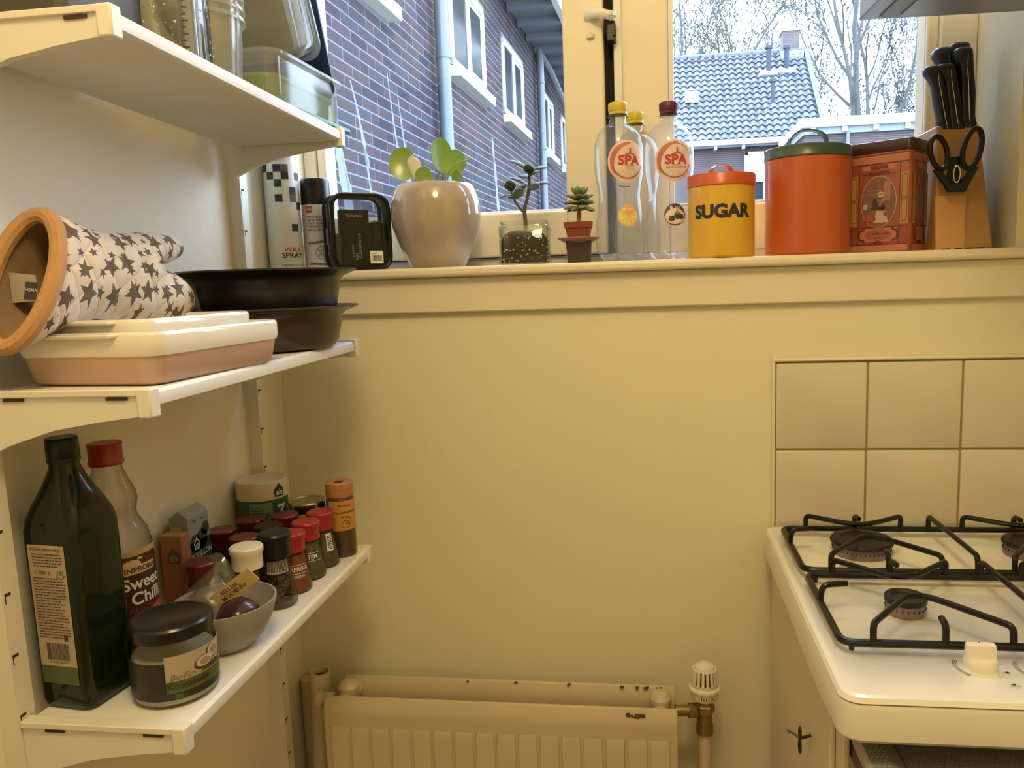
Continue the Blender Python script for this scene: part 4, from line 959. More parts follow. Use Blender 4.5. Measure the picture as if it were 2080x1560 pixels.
for side in (0, 1):
    if side == 0: o_, ux, hwid = (0, -.0375, 0), (1, 0, 0), .0500
    else: o_, ux, hwid = (.0525, 0, 0), (0, 1, 0), .0350
    m1 = flatmap(o_, ux, (0, 0, 1), .0004); m2 = flatmap(o_, ux, (0, 0, 1), .0008); m3 = flatmap(o_, ux, (0, 0, 1), .0012); m4 = flatmap(o_, ux, (0, 0, 1), .0016)
    e = hwid - .002
    pp_ = print2d([s_rect(-e, e, .146, .158), s_rect(-e, e, .002, .012), s_rect(-e + .018, e - .018, .018, .040), s_rect(-e + .02, -e + .034, .135, .143), s_rect(e - .034, e - .02, .135, .143)], m1, 'panel_print', PINK, t, cut=0); tag(pp_, kind='stuff')
    for q_ in (-e, e - .013): print2d([s_rect(q_, q_ + .013, .045, .128)], m1, 'column_print', OCH, t, cut=0)
    ln = [s_rect(-e, e, y, y + .0008) for y in (.013, .0415, .1445, .159)] + [s_rect(x, x + .0007, .013, .145) for x in (-e + .0145, e - .0145)]
    ln += [s_rect(s * (e - .0065) - .0045, s * (e - .0065) + .0045, y, y + .0006) for s in (-1, 1) for y in (.05, .085, .088, .124)]
    ln += [s_rect(s * (e - .0065) + d, s * (e - .0065) + d + .0006, .05, .124) for s in (-1, 1) for d in (-.0045, .004)]
    ln += [s_rect(-.026 * hwid / .05, .026 * hwid / .05, .1285, .1292)]
    print2d(ln, m2, 'line_print', BRN, t, cut=0)
    ow = .0295 if side == 0 else .0185
    print2d([s_disc(0, .083, ow, .0425, 40)], m2, 'oval_rim', CRM, t, cut=0)
    print2d([s_disc(0, .083, ow - .0012, .0413, 40)], m3, 'oval_picture', pm('picture_ground', (.20, .095, .07) if side == 0 else (.10, .07, .05), .5, var=.5, scale=120), t, cut=0)
    print2d([s_disc(0, .029, .023 * hwid / .05, .0095, 30)], m2, 'cartouche', pm('cartouche_red', (.36, .10, .06), .45), t, cut=0)
    print2d([s_ring(-.022 * hwid / .05, .029, .011, .0035, RAD(90), RAD(270), 14, wd1=.002), s_ring(.022 * hwid / .05, .029, .011, .0035, RAD(-90), RAD(90), 14, wd1=.002), s_poly([(-.009, .0165), (0, .020), (.009, .0165), (.005, .014), (0, .0165), (-.005, .014)])], m3, 'scroll_print', BRN, t, cut=0)
    if side == 0:
        print2d([s_text('DOUWE', .0078, 0, .139, .012), s_text('EGBERTS', .0088, 0, .1295, .012)], m3, 'lettering', pm('dark_red_lettering', (.14, .025, .02), .5), t)
        print2d([s_text("'n Kofferwerk", .0062, 0, .031, .002, shear=.3), s_text('goed', .0048, 0, .0245, .001, shear=.3)], m3, 'lettering', BRN, t)
        # plain domestic scene in the oval: shelf, window light, seated woman with white cap and apron
        print2d([s_rect(-.018, .004, .101, .1025), s_rect(-.021, .006, .095, .096), s_rect(.008, .02, .085, .116)], m4, 'picture_shelf', pm('picture_pink', (.38, .16, .11), .5), t, cut=0)
        print2d([s_poly([(-.008, .089), (.006, .089), (.012, .070), (-.012, .070)])], m4, 'picture_figure', pm('picture_dark', (.06, .03, .03), .5), t, cut=0)
        print2d([s_disc(.004, .0945, .0055, .005), s_poly([(-.004, .0885), (.010, .0885), (.006, .076), (.001, .076)]), s_poly([(-.002, .069), (.011, .069), (.017, .049), (-.008, .049)]), s_rect(-.025, -.018, .072, .080)], m4, 'picture_apron', pm('picture_cream', (.52, .38, .28), .5), t, cut=0)
        print2d([s_disc(.006, .071, .007, .0035), s_rect(-.027, -.004, .052, .058)], m4, 'picture_red', pm('picture_red', (.40, .07, .045), .5), t, cut=0)
        print2d([s_disc(.013, .063, .0045, .004)], m4, 'picture_green', pm('picture_green', (.16, .16, .08), .5), t, cut=0)
    else:
        print2d([s_disc(-.004, .09, .006, .008), s_disc(.008, .075, .009, .012), s_disc(-.008, .066, .008, .006), s_disc(.004, .10, .004, .004)], m4, 'picture_foliage', pm('picture_olive', (.15, .12, .07), .5), t, cut=0)
# --- knife block with five knives and kitchen scissors
kb = thing('knife_block', (.5095, .058, ZS), 'wooden knife block at the right end of the window board', 'knife block')
WD = pm('beech_wood', (.42, .215, .075), .45, var=.16, scale=9, bump=.08, bscale=90)
gg = G()
gg.loft([[(-.047, y0, 0), (.041, y0, 0), (.026, y1, .203), (-.040, y1, .203)] for y0, y1 in ((-.050, -.010), (.070, .078))])
build(gg, 'block', WD, kb, bevel=.003)
gg = G().loft([[(-.048, -.052, .0), (-.004, -.053, .0), (.002, -.036, .088), (-.046, -.036, .088)], [(-.048, -.046, .0), (-.004, -.046, .0), (.002, -.028, .088), (-.046, -.028, .088)]])
build(gg, 'front_plate', pm('light_beech', (.56, .30, .10), .45, var=.12, scale=9), kb, bevel=.001)
gg = G()
for x in (-.03, -.012, .006, .022): gg.box(x - .007, x + .004, -.0535, -.05, 0, .0022)
build(gg, 'foot', pm('dark_foot', (.03, .02, .015), .8), kb)
KH = pm('black_knife_handle', (.007, .007, .008), .38, var=.1, scale=60, spec=.35); STL = pm('brushed_steel', (.55, .55, .56), .3, 1)
def knife(x0, y0, z0, x1, z1, wd, label, name='kitchen_knife'):
    k = thing(name, (.5095, .058, ZS), label, 'knife', 'knives in the wooden block')
    a, b = Vector((x0, y0, z0)), Vector((x1, y0 + .006, z1)); d = (b - a); secs = []
    for t_, kw, off in ((0, 1.0, 0), (.05, 1.06, 0), (.15, .92, 0), (.45, .98, .001), (.70, .9, .001), (.80, 1.02, -.001), (.90, 1.22, -.004), (.97, 1.18, -.004), (1, .86, -.003)):
        p = a + d * t_ + Vector((off, 0, 0)); secs.append([p + Vector((wd * kw * cx1, wd * 1.1 * kw * cy1, 0)) for cx1, cy1 in rrect(1, 1, .55, 3)])
    build(G().loft(secs), 'handle', KH, k, sharp=60)
    sg = G().tube([a.lerp(b, t_) + Vector((0, -wd * 1.09 * q_, 0)) for t_, q_ in ((.02, 1.03), (.2, .95), (.5, .98), (.75, .93), (.9, 1.2))], .0006, 4)
    build(sg, 'tang', STL, k)
    build(G().loft([[(a.x + sx * .006, a.y + sy * .0012, a.z + dz) for sx, sy in ((-1, -1), (1, -1), (1, 1), (-1, 1))] for dz in (-.028, .002)]), 'blade', STL, k)
knife(-.022, .000, .196, -.041, .300, .0108, 'short black knife handle at the far left of the block')
knife(-.005, .000, .196, -.021, .302, .0118, 'short black knife handle, second from the left in the block')
knife(.004, .022, .200, -.018, .333, .0128, 'longer black knife handle behind the two short ones')
knife(.013, .002, .197, .006, .326, .0120, 'long black knife handle with steel tang line, front right in the block')
knife(.020, .030, .200, .010, .341, .0135, 'tallest black knife handle at the back right of the block')
sc = thing('kitchen_scissors', (.5095, .058, ZS), 'black-handled kitchen scissors hanging on the front of the knife block', 'scissors')
SB = pm('black_scissor_plastic', (.008, .007, .007), .45, spec=.3)
def loopring(cx1, cz, rx, rz, tilt, yy):
    return [(cx1 + rx * cos(a) * cos(tilt) - rz * sin(a) * sin(tilt), yy, cz + rx * cos(a) * sin(tilt) + rz * sin(a) * cos(tilt)) for a in [2 * pi * i / 28 for i in range(28)]]
yy = -.060
for cx1, rx, rz, ti, nm in ((-.051, .0125, .026, RAD(14), ''), (-.001, .0130, .031, RAD(-12), '')):
    build(G().tube(loopring(cx1, .153 if cx1 < -.03 else .157, rx, rz, ti, yy), .0044, 8, closed=True, squash=1), 'finger_loop', SB, sc)
gg = G()
gg.loft([[(x, y_, z) for x, z in ((-.060, .127), (-.046, .124), (-.031, .104), (-.018, .104), (-.004, .126), (.010, .130), (-.002, .106), (-.010, .090), (-.036, .091), (-.043, .104))] for y_ in (yy - .004, yy + .004)])
build(gg, 'shank', SB, sc, bevel=.0015)
build(G().loft([[(x, y_, z) for x, z in ((-.038, .105), (-.031, .146), (-.018, .147), (-.012, .105))] for y_ in (yy + .0045, yy + .009)]), 'shank_root', SB, sc, bevel=.001)
build(G().tube(loopring(-.0245, .118, .0050, .013, 0, yy - .0045), .0011, 6, closed=True), 'bottle_opener', STL, sc)
build(G().loft([[(x, y_, z) for x, z in ((-.034, .094), (-.012, .094), (-.018, .03), (-.028, .03))] for y_ in (yy + .046, yy + .0485)]), 'blade', STL, sc)

# ================================================================ middle shelf: mitt, oven dishes, stoneware bowls
def rr3(hw, hd, r, z, n=6): return [(x, y, z) for x, y in rrect(hw, hd, r, n)]
ZM = z_mid(-.52) + .0002
GLZ = pm('cream_white_glaze', (.84, .80, .72), .1, var=.02, scale=10, coat=.5); PNK = pm('pink_stoneware', (.62, .40, .30), .35, var=.05, scale=15)
def oven_dish(loc, hw, hd, h, band, label, rz, lower, nm='oven_dish'):
    t = thing(nm, loc, label, 'oven dish', rz=rz)
    body = G().loft([rr3(hw * .93 - .006, hd * .95 - .006, .016, 0), rr3(hw * .93 - .001, hd * .95 - .001, .018, .004), rr3(hw * .97, hd * .975, .018, h - band + .001)], True, False)
    build(body, 'lower_body', lower, t, sharp=50)
    b = h - band
    up = G().loft([rr3(hw * .97 - .003, hd * .975 - .003, .016, b), rr3(hw * .985, hd * .985, .018, b + .0005), rr3(hw, hd, .018, b + .006), rr3(hw, hd, .018, h - .004), rr3(hw - .0015, hd - .0015, .017, h - .001), rr3(hw - .004, hd - .004, .016, h),
                  rr3(hw - .0075, hd - .0075, .014, h - .002), rr3(hw - .011, hd - .011, .014, h - .008), rr3(hw * .93 - .012, hd * .95 - .012, .012, .009), rr3(hw * .93 - .02, hd * .95 - .02, .01, .006)], False, True)
    build(up, 'glazed_rim', GLZ, t, sharp=50)
    for s_ in (-1, 1):
        L_ = hw * .52
        lip = G().loft([[(x, s_ * (hd - .001), h - .005) for x in (-L_, L_)] + [(x, s_ * (hd + .006), h - .006) for x in (L_ * .85, -L_ * .85)],
                        [(x, s_ * (hd - .001), h - .001) for x in (-L_, L_)] + [(x, s_ * (hd + .007), h - .0015) for x in (L_ * .85, -L_ * .85)]])
        build(lip, 'lip_handle', GLZ, t, bevel=.0015)
    return t
oven_dish((-.5560, -.5225, ZM), .0845, .1175, .0535, .0245, 'rectangular oven dish with white glazed rim and pink stoneware body', RAD(-4), PNK)
oven_dish((-.5645, -.5195, ZM + .0095), .066, .0985, .056, .024, 'smaller white oven dish nested inside the pink-bodied dish', RAD(-4), GLZ)
DKS = pm('dark_brown_stoneware', (.045, .032, .024), .34, var=.35, scale=25, coat=.15, bump=.05, bscale=60)
DKI = pm('near_black_stoneware', (.011, .010, .011), .32, var=.3, scale=25, coat=.1, bump=.05, bscale=60)
ZB = z_mid(-.25) + .0003
def stone_bowl(z, label, m):
    o = build(G().lathe([(0, .002), (.078, 0), (.088, .004), (.094, .015), (.0985, .038), (.1005, .052), (.106, .0575), (.118, .0625), (.1245, .0655), (.1245, .068), (.119, .0675), (.106, .0625), (.098, .057), (.095, .04), (.088, .016), (.07, .009), (0, .009)], 72), 'stoneware_bowl', m, sharp=60)
    o.location = (-.5535, -.262, z); tag(o, label, 'bowl', 'two stacked stoneware bowls'); return o
stone_bowl(ZB, 'lower dark brown stoneware bowl of the stack on the middle shelf', DKS).scale.z = .92
stone_bowl(ZB + .0475, 'upper near-black stoneware bowl of the stack on the middle shelf', DKI)
# oven mitt with star print
def mitt_mat():
    m = bpy.data.materials.new('star_print_cotton'); m.use_nodes = True; nt = m.node_tree; N = nt.nodes; L = nt.links; b = N['Principled BSDF']; b.inputs['Roughness'].default_value = .85
    def M(op, a, c=None, d=None):
        n = N.new('ShaderNodeMath'); n.operation = op
        for i, v in enumerate((a, c, d)):
            if v is None: continue
            if isinstance(v, (int, float)): n.inputs[i].default_value = v
            else: L.new(v, n.inputs[i])
        return n.outputs[0]
    tc = N.new('ShaderNodeTexCoord'); sp = N.new('ShaderNodeSeparateXYZ'); L.new(tc.outputs['Object'], sp.inputs[0])
    def layer(scale, R, off, seed):
        u = M('MULTIPLY', M('ADD', sp.outputs['Y'], off), scale); v = M('MULTIPLY', M('ADD', sp.outputs['Z'], M('MULTIPLY', sp.outputs['X'], -.55)), scale)
        cb = N.new('ShaderNodeCombineXYZ'); L.new(u, cb.inputs[0]); L.new(v, cb.inputs[1]); cb.inputs[2].default_value = seed
        vo = N.new('ShaderNodeTexVoronoi'); vo.voronoi_dimensions = '2D'; vo.inputs['Scale'].default_value = 1; vo.inputs['Randomness'].default_value = .55; L.new(cb.outputs[0], vo.inputs['Vector'])
        vs_ = N.new('ShaderNodeVectorMath'); vs_.operation = 'SUBTRACT'; L.new(cb.outputs[0], vs_.inputs[0]); L.new(vo.outputs['Position'], vs_.inputs[1])
        s2 = N.new('ShaderNodeSeparateXYZ'); L.new(vs_.outputs[0], s2.inputs[0]); cs = N.new('ShaderNodeSeparateColor'); L.new(vo.outputs['Color'], cs.inputs[0])
        ang = M('ADD', M('ARCTAN2', s2.outputs[1], s2.outputs[0]), M('MULTIPLY', cs.outputs[0], 1.2)); r = M('SQRT', M('ADD', M('MULTIPLY', s2.outputs[0], s2.outputs[0]), M('MULTIPLY', s2.outputs[1], s2.outputs[1])))
        W_ = pi / 5; ph = M('ABSOLUTE', M('SUBTRACT', M('FLOORED_MODULO', ang, 2 * W_), W_)); k = .42
        # distance to the star's edge along this direction: line from the tip (phi = 0) to the notch (phi = pi / 5)
        edge = M('DIVIDE', k * sin(W_), M('ADD', M('SINE', ph), M('MULTIPLY', M('SINE', M('SUBTRACT', W_, ph)), k)))
        Rr = M('MULTIPLY', M('ADD', M('MULTIPLY', cs.outputs[1], .35), .75), R)
        return M('LESS_THAN', r, M('MULTIPLY', edge, Rr))
    s_ = M('MAXIMUM', layer(31, .48, 0, 0), layer(44, .34, .013, 3))
    mx = N.new('ShaderNodeMix'); mx.data_type = 'RGBA'; L.new(s_, mx.inputs['Factor']); mx.inputs['A'].default_value = (.74, .64, .56, 1); mx.inputs['B'].default_value = (.135, .10, .075, 1); L.new(mx.outputs['Result'], b.inputs['Base Color'])
    no = N.new('ShaderNodeTexNoise'); no.inputs['Scale'].default_value = 160; L.new(tc.outputs['Object'], no.inputs['Vector']); bp = N.new('ShaderNodeBump'); bp.inputs['Strength'].default_value = .55; bp.inputs['Distance'].default_value = .003; 
    q1 = M('ABSOLUTE', M('SINE', M('MULTIPLY', M('ADD', sp.outputs['Y'], M('MULTIPLY', sp.outputs['Z'], .35)), 105)))
    q2 = M('ABSOLUTE', M('SINE', M('MULTIPLY', M('ADD', sp.outputs['Y'], M('MULTIPLY', sp.outputs['Z'], -1.5)), 60)))
    qh = M('ADD', M('MULTIPLY', M('MINIMUM', M('POWER', q1, .5), M('POWER', q2, .5)), 1.6), M('MULTIPLY', no.outputs['Fac'], .25)); L.new(qh, bp.inputs['Height']); L.new(bp.outputs['Normal'], b.inputs['Normal'])
    return m
mi = thing('oven_mitt', (-.612, -.645, ZM), 'quilted oven mitt with brown stars and orange binding behind the oven dish', 'oven mitt')
# local frame: +y along the mitt (cuff to fingertips), z up; cuff opening faces -y
def cuff(y, hx, hz, n=28, tilt=.0, cz=.1085, cx1=0): return [(cx1 + hx * cos(a), y + tilt * hz * sin(a), cz + hz * sin(a)) for a in [2 * pi * i / n for i in range(n)]]
def quilt(q, i, n=28): return q
TL = .50
secs = [cuff(.070, .012, .030, tilt=.3, cz=.110), cuff(.035, .022, .046, tilt=.42, cz=.110), cuff(.000, .030, .060, tilt=TL, cz=.1085), cuff(.000, .036, .066, tilt=TL, cz=.1085)]
for k in range(22):
    t_ = k / 21; y = .008 + .165 * t_; pz = 1 + .07 * abs(sin(pi * (t_ * 5.2 + .1))) - .05; q_ = min(1, t_ * 2.2); q_ = q_ * q_ * (3 - 2 * q_)
    hz = (.066 - .016 * q_ - .002 * t_) * pz; secs.append(cuff(y, (.036 - .002 * t_) * pz, hz, tilt=TL * (1 - t_ * .8), cz=.1085 + .004 * q_, cx1=.004 * t_))
def tip(y0, L_, hx, hz, cz0, cz1, tl):
    o = []
    for k in range(12):
        t_ = k / 11; e = sqrt(max(0, 1 - max(0, (t_ - .55) / .45) ** 2)); e = max(e, .03); q = 1 + .05 * abs(sin(pi * t_ * 2.4)) - .03
        o.append(cuff(y0 + L_ * t_, hx * e * q, hz * e * q, tilt=tl, cz=cz0 + (cz1 - cz0) * t_, cx1=.004))
    return o
secs.append(cuff(.182, .024, .036, tilt=.05, cz=.112)); secs.append(cuff(.186, .005, .01, tilt=0, cz=.112))
g = G().loft(secs, True, True)
g.loft(tip(.110, .155, .032, .0345, .094, .0800, .08), True, True)
g.loft(tip(.080, .180, .023, .0215, .136, .1475, .05), True, True)
mo = build(g, 'mitt_body', mitt_mat(), mi, sharp=None)
rm = mo.modifiers.new('remesh', 'REMESH'); rm.mode = 'VOXEL'; rm.voxel_size = .0028; rm.use_smooth_shade = True
sm = mo.modifiers.new('smooth', 'SMOOTH'); sm.iterations = 6; sm.factor = .5
build(G().tube(cuff(-.003, .0345, .0645, 40, tilt=TL), .0082, 10, closed=True), 'cuff_binding', pm('orange_tan_binding', (.50, .275, .125), .8, var=.12, scale=60, bump=.3, bscale=300), mi)
build(G().loft([cuff(.000, .0292, .059, tilt=TL, cz=.1085), cuff(.034, .0208, .0448, tilt=.42, cz=.110), cuff(.062, .012, .030, tilt=.32, cz=.110), cuff(.062, .0005, .001, tilt=.3, cz=.110)], False, False), 'lining', pm('brown_lining', (.24, .15, .09), .9, var=.2, scale=60), mi)
TGO = Vector((-.010, .012, .1))
build(G().loft([[Vector(p) * .9 + TGO * 1.0 - Vector((-.010, 0, .09)) for p in q] for q in ([(-.029, -.002, .118), (.005, -.004, .114), (.010, -.009, .086), (-.024, -.007, .084)], [(-.029, -.0012, .118), (.005, -.0032, .114), (.010, -.0082, .086), (-.024, -.0062, .084)])]), 'care_tag', pm('grey_cloth_tag', (.42, .36, .29), .85), mi)
mp = flatmap((-.0085, .0073, .1005), (1, -.06, -.10), (.10, .17, 1), .0009)
print2d([s_rect(.002, .016, -.011, .006)], mp, 'tag_patch', pm('dark_tag_patch', (.06, .05, .05), .8), mi, cut=0)
mp = flatmap((-.0085, .0073, .1005), (1, -.06, -.10), (.10, .17, 1), .0014)
print2d([s_text('HEMA', .0052, .0095, -.002, .004)], mp, 'lettering', pm('grey_white_print', (.55, .53, .50), .6), mi)

# ================================================================ bottom shelf
ZL = z_low(-.5) + .0002
def zl(y): return z_low(y) + .0003
# olive oil
ob_ = thing('oil_bottle', (-.6235, -.6095, zl(-.61)), 'tall square dark green oil bottle with black cap and back label', 'oil bottle', rz=RAD(-6.5))
ob_.scale = (.915, .93, 1)
OG = pm('dark_green_glass', (.008, .014, .005), .10, var=0, spec=.35)
def sq2(h, r, z): return [(x, y, z) for x, y in rrect(h, h, r, 7)]
bs = [sq2(.031, .012, 0), sq2(.0355, .012, .003), sq2(.0368, .012, .010), sq2(.0372, .013, .195), sq2(.0362, .0165, .207), sq2(.0315, .0195, .222), sq2(.0250, .0205, .237), sq2(.0195, .0185, .250), sq2(.0162, .0160, .258), sq2(.0150, .0149, .266), sq2(.0145, .0144, .270)]
build(G().loft(bs), 'body', OG, ob_, sharp=60)
build(G().lathe([(.0150, .264), (.0172, .2645), (.0172, .2685), (.0168, .2692), (.0172, .270), (.0170, .2885), (.0158, .2905), (0, .2905)], 40), 'cap', pm('black_cap_plastic', (.007, .007, .008), .3, var=0, spec=.35), ob_)
fm = lambda lift: flatmap((0, -.0373, 0), (1, 0, 0), (0, 0, 1), lift)
print2d([s_rect(-.0255, .0255, .050, .183)], fm(.0003), 'back_label', pm('buff_label', (.46, .37, .27), .6, var=.04, scale=30), ob_, cut=0)
print2d([s_rect(-.0255, .0255, .030, .050)], fm(.0003), 'label_band', pm('bottle_label_green', (.075, .11, .04), .5), ob_, cut=0)
R_ = random.Random(9); lines = []
for i, z in enumerate([.1725 - .0032 * k for k in range(5)] + [.1465 - .0031 * k for k in range(22)]):
    x = -.0215 if z < .15 else -.0195; xe = R_.uniform(.012, .022)
    while x < xe:
        w_ = R_.uniform(.002, .007); lines.append(s_rect(x, min(x + w_, .022), z, z + .0012)); x += w_ + .0009
x = -.014
while x < .016:
    w_ = R_.choice((.0005, .0009, .0013)); lines.append(s_rect(x, x + w_, .057, .076)); x += w_ + R_.choice((.0005, .0009))
lines += [s_text('Oliifolie extra vierge', .0052, 0, .1785, .002), s_text('1 liter e', .0072, -.0075, .1535, .002), s_text('8 710400 383819', .0036, 0, .0542, .001), s_rect(.012, .017, .0785, .0855)]
print2d(lines, fm(.0007), 'lettering', pm('dark_brown_print', (.07, .05, .035), .6), ob_, cut=0)
print2d([s_text('100', .006, .017, .1535, .02), s_ring(.017, .1535, .0065, .001, RAD(200), RAD(340), 12)], fm(.0007), 'green_mark', pm('mark_green', (.05, .10, .04), .6), ob_, cut=0)
# sweet chilli sauce
def chr_(z):
    P = [(0, .037), (.004, .0395), (.12, .0400), (.142, .0395), (.160, .0355), (.172, .0290), (.178, .0262), (.184, .0262), (.196, .0285), (.206, .0275), (.218, .0225), (.232, .0170), (.242, .0155)]
    for (a, ra_), (b, rb_) in zip(P, P[1:]):
        if z <= b: t_ = (z - a) / (b - a); return ra_ + (rb_ - ra_) * t_
    return P[-1][1]
cs = thing('sauce_bottle', (-.6375, -.5285, zl(-.53)), 'clear chilli sauce bottle with red cap behind the green oil bottle', 'sauce bottle')
build(G().lathe([(0, .001)] + [(chr_(z), z) for z in (0, .004, .03, .06, .09, .12, .132, .142, .15, .16, .166, .172, .178, .184, .19, .196, .206, .212, .218, .226, .232, .242)], 44), 'glass_body', clear('bottle_glass', (.90, .88, .84), (.45, .42, .36), .05), cs, sharp=80)
build(G().lathe([(0, .003)] + [(chr_(z) - .0025, z) for z in (.003, .03, .06, .09, .118)] + [(0, .118)], 36), 'sauce', pm('orange_chilli_sauce', (.26, .085, .03), .3, var=.4, scale=110), cs)
build(G().lathe([(.0160, .240), (.0185, .2405), (.0192, .243), (.0188, .2455), (.0182, .247), (.0182, .262), (.0190, .2645), (.0180, .2665), (0, .2668)], 40), 'cap', pm('red_cap_plastic', (.34, .025, .02), .32, var=0), cs)
a0 = toward(-.6375, -.5285) + .60; m1 = lambda l, dz=.017: cylmap(chr_, a0, dz, l)
print2d([s_rect(-.040, .034, .025, .124)], m1(.0005), 'gold_label_edge', pm('gold_label_edge', (.55, .34, .10), .4), cs)
print2d([s_poly([(-.0385, .027), (.0325, .027), (.0325, .113), (.026, .1175), (-.0385, .1185)])], m1(.0009), 'label', pm('maroon_label', (.062, .014, .010), .45), cs)
print2d([s_rect(-.0195, .0205, .0965, .1065), s_poly([(-.010 + .011 * cos(a), .1065 + .0075 * sin(a)) for a in [pi * i / 14 for i in range(15)]]), s_poly([(.000 + .0035 * cos(a), .113 + .003 * sin(a)) for a in [pi * i / 8 for i in range(9)]])], m1(.0013), 'brand_plate', pm('cream_plate', (.72, .52, .28), .5), cs)
print2d([s_text('INPROBA', .0088, .0005, .1014, .03, 1.05)], m1(.0018), 'lettering', pm('dark_red_lettering', (.14, .025, .02), .5), cs)
print2d([s_text('Sweet', .0200, .002, .0845, .02), s_text('Chilli', .0205, .007, .0660, .02)], m1(.0013), 'lettering', PRINTW, cs)
print2d([s_text('SAUCE', .011, -.006, .0525, .006, 1.1)], m1(.0013), 'lettering', pm('dull_red_lettering', (.22, .04, .025), .5), cs)
print2d([s_poly([(.000, .033), (.0325, .040), (.0325, .055), (.012, .052)])], m1(.0014), 'red_flash', pm('red_flash', (.50, .06, .025), .45), cs)
print2d([s_text('700 ml', .0068, .021, .0482, .006, rot=.12), s_text('SAUS', .0072, .018, .0412, .006, rot=.12)], m1(.0018), 'lettering', pm('orange_lettering', (.72, .28, .07), .5), cs)
print2d([s_disc(-.012, .036, .010, .005), s_disc(-.022, .042, .007, .004)], m1(.0014), 'pepper_print', pm('pale_pepper_print', (.34, .20, .14), .5), cs)
# coconut oil jar
kk = thing('coconut_oil_jar', (-.5290, -.5960, zl(-.59)), 'glass jar of coconut oil with black lid and green-black label', 'jar')
kk.scale = (.95, .95, .90)
JG = clear('jar_glass', (.88, .90, .86), (.45, .52, .46), .06)
def kr(z): return .0462 if .008 < z < .066 else (.0445 if z <= .008 else .043)
build(G().lathe([(0, .002), (.040, 0), (.0445, .003), (.0462, .010), (.0465, .064), (.0445, .072), (.0415, .077), (.0412, .088)], 52), 'glass_wall', JG, kk, sharp=60)
build(G().lathe([(0, .0035), (.0440, .0045), (.0448, .010), (.0450, .050), (.043, .056), (.02, .052), (0, .053)], 44), 'coconut_oil', pm('white_coconut_oil', (.62, .57, .47), .5, var=.12, scale=50), kk)
build(G().lathe([(.0405, .0795), (.0450, .080), (.0456, .082), (.0450, .085), (.0456, .088), (.0456, .094), (.0435, .0965), (.039, .0968), (.037, .0955), (0, .0958)], 52), 'lid', pm('black_lid_metal', (.012, .011, .014), .25, .1, var=.1, scale=60), kk)
a0 = toward(-.5275, -.5895) + .42; m1 = lambda l: cylmap(.0464, a0, 0, l)
print2d([s_rect(-.105, .105, .0115, .058)], m1(.0004), 'dark_label', pm('near_black_label', (.025, .022, .016), .4), kk)
print2d([s_rect(-.030, .052, .0345, .0655)], m1(.0008), 'pale_field', pm('buff_label', (.46, .37, .27), .6), kk)
print2d([s_rect(-.030, .052, .020, .0345)], m1(.0008), 'green_field', pm('olive_green_label', (.075, .105, .025), .5), kk)
print2d([s_rect(-.022, -.014, .0125, .0185)], m1(.0008), 'eu_leaf', pm('mark_green', (.05, .10, .04), .6), kk)
print2d([s_disc(.0125, .0465, .0125, .0085), s_disc(.026, .0545, .0105, .0100)], m1(.0011), 'shell_print', pm('dark_brown_print', (.07, .05, .035), .6), kk)
print2d([s_disc(.0130, .0480, .0110, .0065), s_disc(.027, .0555, .0092, .0088)], m1(.0014), 'flesh_print', pm('coconut_flesh_print', (.62, .50, .40), .6), kk)
print2d([s_disc(.0133, .0475, .0070, .0038), s_disc(.0277, .0555, .0058, .0055)], m1(.0017), 'hollow_print', pm('coconut_hollow_print', (.36, .25, .17), .6), kk)
print2d([s_poly([(.022, .036), (.045, .046), (.052, .056), (.052, .046), (.036, .0365)]), s_poly([(.005, .036), (.03, .043), (.045, .0355)])], m1(.0011), 'leaf_print', pm('dark_leaf_print', (.05, .06, .03), .5), kk)
print2d([s_text('BioFan', .0105, -.013, .0390, .0, .95, shear=.35)], m1(.0014), 'lettering', pm('olive_lettering', (.16, .15, .05), .6), kk)
print2d([s_text('Kokosolie', .0115, -.006, .0285, .004)], m1(.0012), 'lettering', pm('near_black_label', (.025, .022, .016), .4), kk)
# bowl with a red onion and the folded pine-nut bag
bw = build(G().lathe([(0, .001), (.032, 0), (.034, .002), (.045, .014), (.056, .034), (.0615, .052), (.0622, .0575), (.0600, .0575), (.0590, .052), (.0535, .035), (.042, .016), (.03, .006), (0, .005)], 60), 'bowl', pm('grey_matt_bowl', (.36, .335, .31), .5, var=.04, scale=15), sharp=70)
bw.location = (-.531, -.4880, zl(-.4845)); tag(bw, 'grey bowl holding a dark red onion beside the coconut oil jar', 'bowl')
on = thing('red_onion', (-.511, -.4905, zl(-.4845) + .0335), 'dark purple onion lying in the grey bowl', 'onion')
OM = pm('purple_onion_skin', (.045, .012, .020), .25, var=.4, scale=30, coat=.3)
build(G().lathe([(0, -.0245), (.010, -.024), (.022, -.015), (.0275, 0), (.0255, .012), (.017, .020), (.008, .0245), (0, .029)], 36, mod=lambda r, z, a: (r * (1 + .02 * sin(7 * a)), z)), 'bulb', OM, on, rot=(.9, .5, 0), sharp=70)
bg_ = thing('pine_nut_bag', (-.553, -.4585, zl(-.4845) + .045), 'clear folded bag with a yellow pine-nut header sticking out of the bowl', 'bag')
TAGM = pm('yellow_paper_header', (.66, .46, .20), .6, var=.05, scale=30)
ux = Vector((.80, .12, .58)).normalized(); uy = Vector((-.50, -.25, .80)); uy = (uy - ux * uy.dot(ux)).normalized(); un_ = ux.cross(uy)
o_ = Vector((.004, -.012, .004))
build(G().obox(o_ + ux * .027, ux * .031, uy * .0105, un_ * .0007), 'paper_header', TAGM, bg_)
m_ = flatmap(o_ + ux * .027 , -ux, -uy, .0010)
print2d([s_text('PIJNBOOM', .0078, .004, .003, .008, 1.0), s_text('PITTEN', .0078, .006, -.0045, .008, 1.0)], m_, 'lettering', pm('dark_brown_print', (.07, .05, .035), .6), bg_)
R_ = random.Random(12); gg = G(); rows = []
